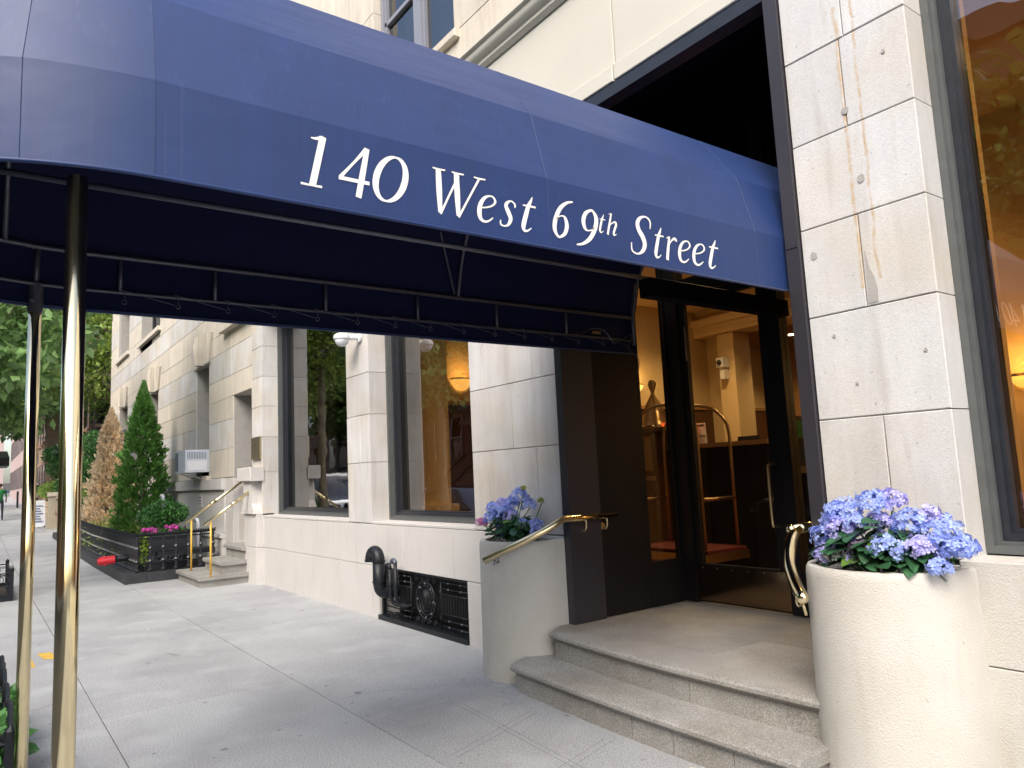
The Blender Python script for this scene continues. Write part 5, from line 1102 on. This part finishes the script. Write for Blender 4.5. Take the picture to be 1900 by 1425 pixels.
# ================================================================ lobby furniture
CT = thing('luggage_cart', (-5.3, 5.9, .392), 'brass birdcage luggage cart with a red carpeted deck inside the lobby', 'luggage cart')
def bt(p, r=.017, n='cart_tube'): return MB().tube(p, r, 8).build(n, M['brass_dull'], CT, smooth='all')
def hoop2(x0, x1, y): 
    cx_ = (x0+x1)/2; rr = (x1-x0)/2
    bt([(x0, y, .72)]+[(cx_-rr*math.cos(a), y, 1.85+.33*math.sin(a)) for a in np.linspace(0, math.pi, 12)]+[(x1, y, .72)])
for y in (5.75, 6.25): hoop2(-5.70, -4.80, y)
bt([(-5.25, 5.75, 2.18), (-5.25, 6.25, 2.18)]); bt([(-5.70, 5.75, 1.2), (-5.70, 6.25, 1.2)]); bt([(-4.8, 5.75, 1.2), (-4.8, 6.25, 1.2)])
bt([(-5.45, 5.45, 1.95), (-5.1, 5.45, 1.95)], .014)
MB().box(-5.78, -4.72, 5.68, 6.32, .60, .68).build('deck_frame', M['brass_dull'], CT); bx('deck_carpet', M['red'], CT, -5.76, -4.74, 5.70, 6.30, .681, .715)
for x in (-5.65, -4.85):
    for y in (5.8, 6.2): MB().tube([(x, y-.02, .48), (x, y+.02, .48)], .085, 14).tube([(x, y, .5), (x, y, .6)], .015, 6).build('castor', M['tyre'], CT)
DK = thing('reception_desk', (-5.4, 7.2, .392), 'dark front reception desk with a light wood counter top', 'desk')
bx('counter_top', M['woodl'], DK, -6.3, -4.85, 6.95, 7.6, 1.74, 1.79); bx('desk_front', M['black'], DK, -6.25, -4.9, 7.0, 7.55, .392, 1.74)
bx('low_counter', M['woodl'], DK, -4.85, -3.2, 7.3, 7.6, 1.71, 1.75); bx('desk_panel', M['cornice'], DK, -4.85, -3.2, 7.35, 7.58, 1.40, 1.71); bx('desk_front', M['black'], DK, -4.85, -3.2, 7.33, 7.6, .392, 1.40)
NP = bx('grade_card', M['paper'], None, -5.95, -5.93, 7.0, 7.02, 1.79, 1.8); bpy.data.objects.remove(NP)
NP = thing('grade_card', (-5.82, 7.0, 1.79), 'white notice card printed with a large letter B propped on the desk', 'card')
MB().add([(-5.93, 6.98, 1.791), (-5.68, 6.98, 1.791), (-5.74, 7.04, 2.04), (-5.97, 7.04, 2.04)], [(0, 1, 2, 3)]).build('card', M['paper'], NP)
def cardpt(u, v): a = Vector((-5.93, 6.976, 1.791)).lerp(Vector((-5.68, 6.976, 1.791)), u); b = Vector((-5.97, 7.036, 2.04)).lerp(Vector((-5.74, 7.036, 2.04)), u); return a.lerp(b, v)
lt = MB()
for st_ in ([(.18, .48), (.18, .80)], [(.18, .8), (.30, .79), (.33, .72), (.28, .65), (.18, .64)], [(.18, .64), (.32, .63), (.36, .56), (.30, .49), (.18, .48)]): lt.tube([cardpt(*q) for q in st_], .006, 4)
for v in (.38, .92, .88): lt.tube([cardpt(.08, v), cardpt(.92, v)], .003, 4)
lt.build('print', M['print'], NP)
sg_ = bx('desk_sign', M['print'], None, -5.28, -5.0, 7.02, 7.05, 1.79, 1.84); tag(sg_, 'small black name sign lying on the counter edge', 'sign')
UN = thing('brass_urn', (-6.5, 7.0, 2.1), 'bulbous brass urn with a ball finial glimpsed over the luggage cart', 'urn')
MB().lathe([(0, .62), (.035, .61), (.055, .56), (.035, .50), (.02, .45), (.03, .42), (.10, .30), (.13, .22), (.14, .2), (.16, .1), (.20, .05), (.2, 0)], (-6.42, 6.9, 2.02), 16).build('urn_body', M['brass_dull'], UN, smooth=40)
WS = thing('panelled_screen', (-6.4, 7.2, .392), 'brown wooden panelled counter unit behind the luggage cart', 'cabinet')
bx('cabinet_top', M['wood'], WS, -7.6, -5.98, 6.7, 7.4, 1.98, 2.02); bx('cabinet_body', M['wood'], WS, -7.55, -6.35, 6.75, 7.35, .392, 1.98)
bx('cabinet_rail', M['woodl'], WS, -7.58, -6.33, 6.72, 6.75, 1.38, 1.43); 
for i in range(3): bx('cabinet_panel', M['woodl'], WS, -7.5+i*.4, -7.16+i*.4, 6.735, 6.75, 1.5, 1.92)
MO = bx('monitor', M['print'], None, -6.25, -5.98, 7.1, 7.13, 1.82, 2.1); tag(MO, 'dark computer monitor standing behind the desk', 'monitor')
RL = thing('red_table_lamp', (-6.1, 7.0, 2.05), 'small glowing red glass lamp on the counter', 'lamp'); MB().lathe([(.04, 0), (.085, .04), (.09, .12), (.07, .17), (0, .17)], (-5.98, 6.95, 2.06), 12).build('lamp_shade', M['rlamp'], RL, smooth=40); MB().lathe([(.04, 0), (.02, .04)], (-5.98, 6.95, 2.022), 8).build('lamp_base', M['brass_dull'], RL)
def sconce(x, y, z, dirx, diry, label, k=1):
    T = thing('wall_sconce', (x, y, z), label, 'wall lamp', 'glowing bowl sconces on the lobby walls')
    a0 = math.atan2(diry, dirx)-math.pi/2; MB().lathe([(.02*k, -.17*k), (.09*k, -.15*k), (.16*k, -.07*k), (.19*k, 0)], (x, y, z), 16, a0, a0+math.pi).build('bowl', M['lamp'], T, smooth=40)
    MB().lathe([(.192*k, -.005), (.2*k, 0), (.2*k, .015), (.192*k, .02)], (x, y, z), 16, a0, a0+math.pi).build('bowl_rim', M['brass_dull'], T)
    l = bpy.data.lights.new('sconce_light', 'POINT'); l.energy = 5; l.color = (1, .62, .24); l.shadow_soft_size = .1; lo_ = bpy.data.objects.new('sconce_light', l); COL.objects.link(lo_); lo_.parent = T; lo_.location = (dirx*.22, diry*.22, .12)
sconce(-9.58, 6.04, 3.02, 1, 0, 'glowing amber bowl sconce seen through the second window'); sconce(-9.58, 9.8, 3.05, 1, 0, 'glowing bowl sconce on the left lobby wall seen past the awning')
sconce(-3.7, 11.98, 2.85, 0, -1, 'glowing sconce seen through the narrow pane right of the door'); sconce(-2.5, 7.35, 2.18, 0, -1, 'glowing sconce seen through the right hand window', .6)
bx('sconce_wall', M['cornice'], BD, -2.9, -1.9, 7.37, 7.6, .392, 4.6); bx('sconce_wall', M['amber'], BD, -1.9, 3.4, 7.9, 8.0, .392, 4.6)
for x, y, dl in ((-8.26, 10.44, 'larger recessed downlight seen near the top of the door glass'), (-7.95, 10.35, 'recessed downlight half cut by the black bar above the door glass'), (-8.3, 13.0, 'small recessed downlight in the brown alcove ceiling under the cornice beam'), (-5.6, 9.0, 'recessed downlight over the gap behind the reception desk'), (-3.6, 6.6, 'recessed downlight over the low counter right of the desk'), (-7.0, 6.8, 'recessed downlight over the brass urn'), (-1.0, 6.0, 'recessed downlight nearest the corner of the right hand window'), (1.5, 6.0, 'recessed downlight deep inside the right hand window')):
    T = thing('ceiling_downlight', (x, y, 4.6), dl, 'ceiling light', 'recessed downlights in the lobby ceiling')
    zc = 4.015 if y > 12.3 else 4.595; MB().lathe([(0, 0), (.10, 0)], (x, y, zc-.004), 14).build('lens', M['lampw'], T); MB().lathe([(.10, 0), (.125, -.008), (.13, 0)], (x, y, zc), 14).build('trim_ring', M['white'], T)
    l = bpy.data.lights.new('downlight', 'SPOT'); l.energy = 105; l.spot_size = R(125); l.spot_blend = .9; l.color = (1, .68, .32); l.shadow_soft_size = .1; lo_ = bpy.data.objects.new('downlight', l); COL.objects.link(lo_); lo_.parent = T; lo_.location = (0, 0, zc-4.6-.03)
LC = thing('lobby_camera', (-8.9, 11.7, 3.2), 'small white wall camera inside the lobby', 'camera'); bx('camera_body', M['white'], LC, -9.0, -8.84, 11.5, 11.68, 3.38, 3.56); MB().sphere((-8.92, 11.48, 3.47), .05, 8, 6).build('camera_lens', M['print'], LC)
bx('camera_mount', M['white'], LC, -8.97, -8.87, 11.55, 11.69, 3.15, 3.38)
PF = thing('picture_frame', (-3.0, 7.3, 1.5), 'silver framed picture with green leaves leaning on the low counter', 'picture')
bx('frame', M['chrome'], PF, -4.72, -4.08, 7.24, 7.28, 1.48, 2.02); bx('artwork', M['shrub'], PF, -4.66, -4.14, 7.235, 7.24, 1.78, 1.97); bx('artwork', M['print'], PF, -4.66, -4.14, 7.235, 7.24, 1.53, 1.74)

ORD = ['one', 'two', 'three', 'four', 'five', 'six', 'seven', 'eight', 'nine', 'ten', 'eleven', 'twelve', 'thirteen', 'fourteen', 'fifteen', 'sixteen', 'seventeen', 'eighteen', 'nineteen']
# ================================================================ the other side of the street (seen in the panes and the brass)
for i in range(19):
    x0 = -101.6+i*6.2; cm = [M['brown'], M['redb'], M['brown'], M['brown2']][i % 4]
    B = thing('brownstone', (x0+3, -14.5, 0), 'brownstone row house number %s from the left across the street, seen in window reflections' % ORD[i], 'house', 'brownstones across the street')
    bx('wall', cm, B, x0, x0+6.15, -24, -14.5, 0, 13.5+.4*(i % 3)); bx('cornice', M['brown2'], B, x0-.0, x0+6.16, -14.5, -14.0, 12.9+.4*(i % 3), 13.6+.4*(i % 3))
    bx('string_course', M['brown2'], B, x0, x0+6.15, -14.5, -14.35, 5.3, 5.55)
    for k in range(3):
        for z, h in ((2.6, 2.3), (6.2, 2.2), (9.4, 2.0)):
            if k == 2 and z < 3: continue
            xa = x0+.7+k*1.85; f = bx('window', M['brown2'], B, xa-.15, xa+1.25, -14.5, -14.4, z-.15, z+h+.2)
            MB().box(xa, xa+1.1, -14.4, -14.395, z, z+h).build('pane', M['carglass'], f); MB().box(xa, xa+1.1, -14.395, -14.38, z+h/2-.04, z+h/2+.04).box(xa-.06, xa, -14.4, -14.38, z, z+h).box(xa+1.1, xa+1.16, -14.4, -14.38, z, z+h).build('sash', M['paper'], f)
    d = bx('door', M['wood'], B, x0+4.5, x0+5.7, -14.5, -14.38, 1.6, 4.2); bx('door_hood', M['brown2'], B, x0+4.2, x0+6.0, -14.5, -13.9, 4.3, 4.6)
    for k in range(8): bx('stoop_step', M['brown2'], B, x0+4.3, x0+5.9, -14.49, -14.2+(8-k)*.28-.28, .2*k, .2*k+.199)
    for xq in (x0+4.2, x0+5.95): MB().tube([(xq, -14.3, 2.7), (xq, -12.2, 1.0)], .06, 6).build('stair_rail', M['iron'], B)
for i, (x, c) in enumerate(((-44, 'leaf'), (-33, 'leaf2'), (-24.5, 'leaf'), (-16.5, 'leaf2'), (-7.5, 'leaf'), (3, 'leaf2'))):
    tree(x, -10.2, 10, .2, [((x+dx, -10.2+dy, 5.6+dz), 2.0) for dx, dy, dz in ((0, 0, 0), (1.7, .6, .9), (-1.6, -.4, 1.2), (.2, 1.5, 2), (-.4, -1.4, 2.6), (.9, 0, 3.4))],
         'tree number %s from the left on the far side of the street' % ['one', 'two', 'three', 'four', 'five', 'six'][i], c, base=0, n=900, lsz=.3, lean=(1.2 if i == 3 else .3, 0))
def car(x, y, name, label, paint, L, H, suv, heading=0):
    C = thing(name, (x, y, -.13), label, 'car'); Wd = .9; g0 = -.13
    if suv: low = [(0, .45), (.05, .95), (.12, 1.08), (1.35, 1.18), (L-.05, 1.15), (L, .5), (L-.2, .35), (.2, .33)]; cab = [(1.25, 1.16), (1.75, 1.62), (2.0, H), (L-.35, H), (L-.1, 1.15)]
    else: low = [(0, .42), (.04, .68), (.25, .80), (1.2, .92), (L-.9, .98), (L-.05, .92), (L, .5), (L-.2, .3), (.2, .28)]; cab = [(1.15, .91), (1.85, H-.04), (2.3, H), (3.1, H-.02), (L-.75, .96)]
    # x decreases from the nose (nose at +x)
    def loftcar(P, ws, nm, m, hw):
        k = len(P); vs = []; fs = []
        for yy, inset in ((-hw, .06), (-hw*.9, 0), (hw*.9, 0), (hw, .06)):
            cxm = sum(p[0] for p in P)/k; czm = sum(p[1] for p in P)/k
            for (u, z) in P: vs.append((x-(u+(cxm-u)*inset), y+yy*(ws[1] if z > 1.3 else ws[0]), g0+z+(czm-z)*inset))
        for r_ in range(3):
            for j in range(k): fs.append((r_*k+j, r_*k+(j+1) % k, (r_+1)*k+(j+1) % k, (r_+1)*k+j))
        fs += [tuple(range(k)), tuple(3*k+j for j in range(k))]
        return MB().add(vs, fs).build(nm, m, C, smooth=35)
    loftcar(low, (1, 1), 'body', paint, Wd); loftcar(cab, (.96, .80), 'cabin_glass', M['carglass'], Wd*.93)
    MB().box(x-cab[3][0], x-cab[2][0], y-.66, y+.66, g0+H-.02, g0+H+.03).build('roof', paint, C)
    for s_ in (-1, 1):
        for a, b_ in ((cab[0], cab[2]), (cab[3], cab[4])): MB().tube([(x-a[0], y+s_*.82, g0+a[1]), (x-b_[0], y+s_*(.69), g0+b_[1])], .035, 6).build('window_pillar', paint, C)
        for u in (.85, L-.85):
            MB().tube([(x-u, y+s_*.72, g0+.33), (x-u, y+s_*.92, g0+.33)], .335, 20).build('tyre', M['tyre'], C, smooth=40); MB().tube([(x-u, y+s_*.92, g0+.33), (x-u, y+s_*.93, g0+.33)], .2, 14).build('rim', M['chrome'], C)
        hz = .85 if suv else .66; MB().box(x-.14, x+.0, y+s_*.66-.17, y+s_*.66+.17, g0+hz-.09, g0+hz+.09).build('headlight', M['glassu'], C); bx('tail_light', M['redpaint'], C, x-L-.005, x-L+.06, y+s_*.68-.12, y+s_*.68+.12, g0+.85, g0+1.0)
        MB().sphere((x-1.5, y+s_*1.0, g0+(1.2 if suv else .98)), .1, 8, 5, (.6, 1, .8)).build('wing_mirror', paint, C)
    hz = .85 if suv else .62
    for k in range(5): bx('grille_slat', M['black'], C, x-.02, x+.012, y-.36+k*.15, y-.27+k*.15, g0+hz-.12, g0+hz+.12)
    MB().box(x-.1, x+.06, y-.85, y+.85, g0+.38, g0+.6, c=.02).build('bumper', M['black'] if suv else paint, C)
    if suv:
        for s_ in (-1, 1): MB().tube([(x-2.1, y+s_*.55, g0+H+.1), (x-L+.6, y+s_*.55, g0+H+.1)], .025, 6).build('roof_rail', M['black'], C)
car(-22.5, -1.75, 'parked_suv', 'silver boxy parked utility vehicle reflected in the left window', M['suv'], 4.6, 1.95, True)
car(-13.0, -1.7, 'parked_car', 'dark parked saloon car reflected low in the second window', M['sedan'], 4.6, 1.42, False)

for x, y, a, lb in ((-2.72, 3.0, .4, 'tiny curled orange leaf lying against the lowest granite step'), (-9.3, 1.6, 1.9, 'small dry brown leaf lying alone on the open sidewalk'), (-7.2, 3.2, 2.5, 'dry brown leaf lying near the wall below the second window')):
    o = inst(LEAF, 'fallen_leaf', (x, y, .012), None, (.2, .1, a), .05); m_ = LEAF.copy(); m_.materials[0] = M['dead']; o.data = m_; tag(o, lb, 'leaf', 'dry leaves on the sidewalk')
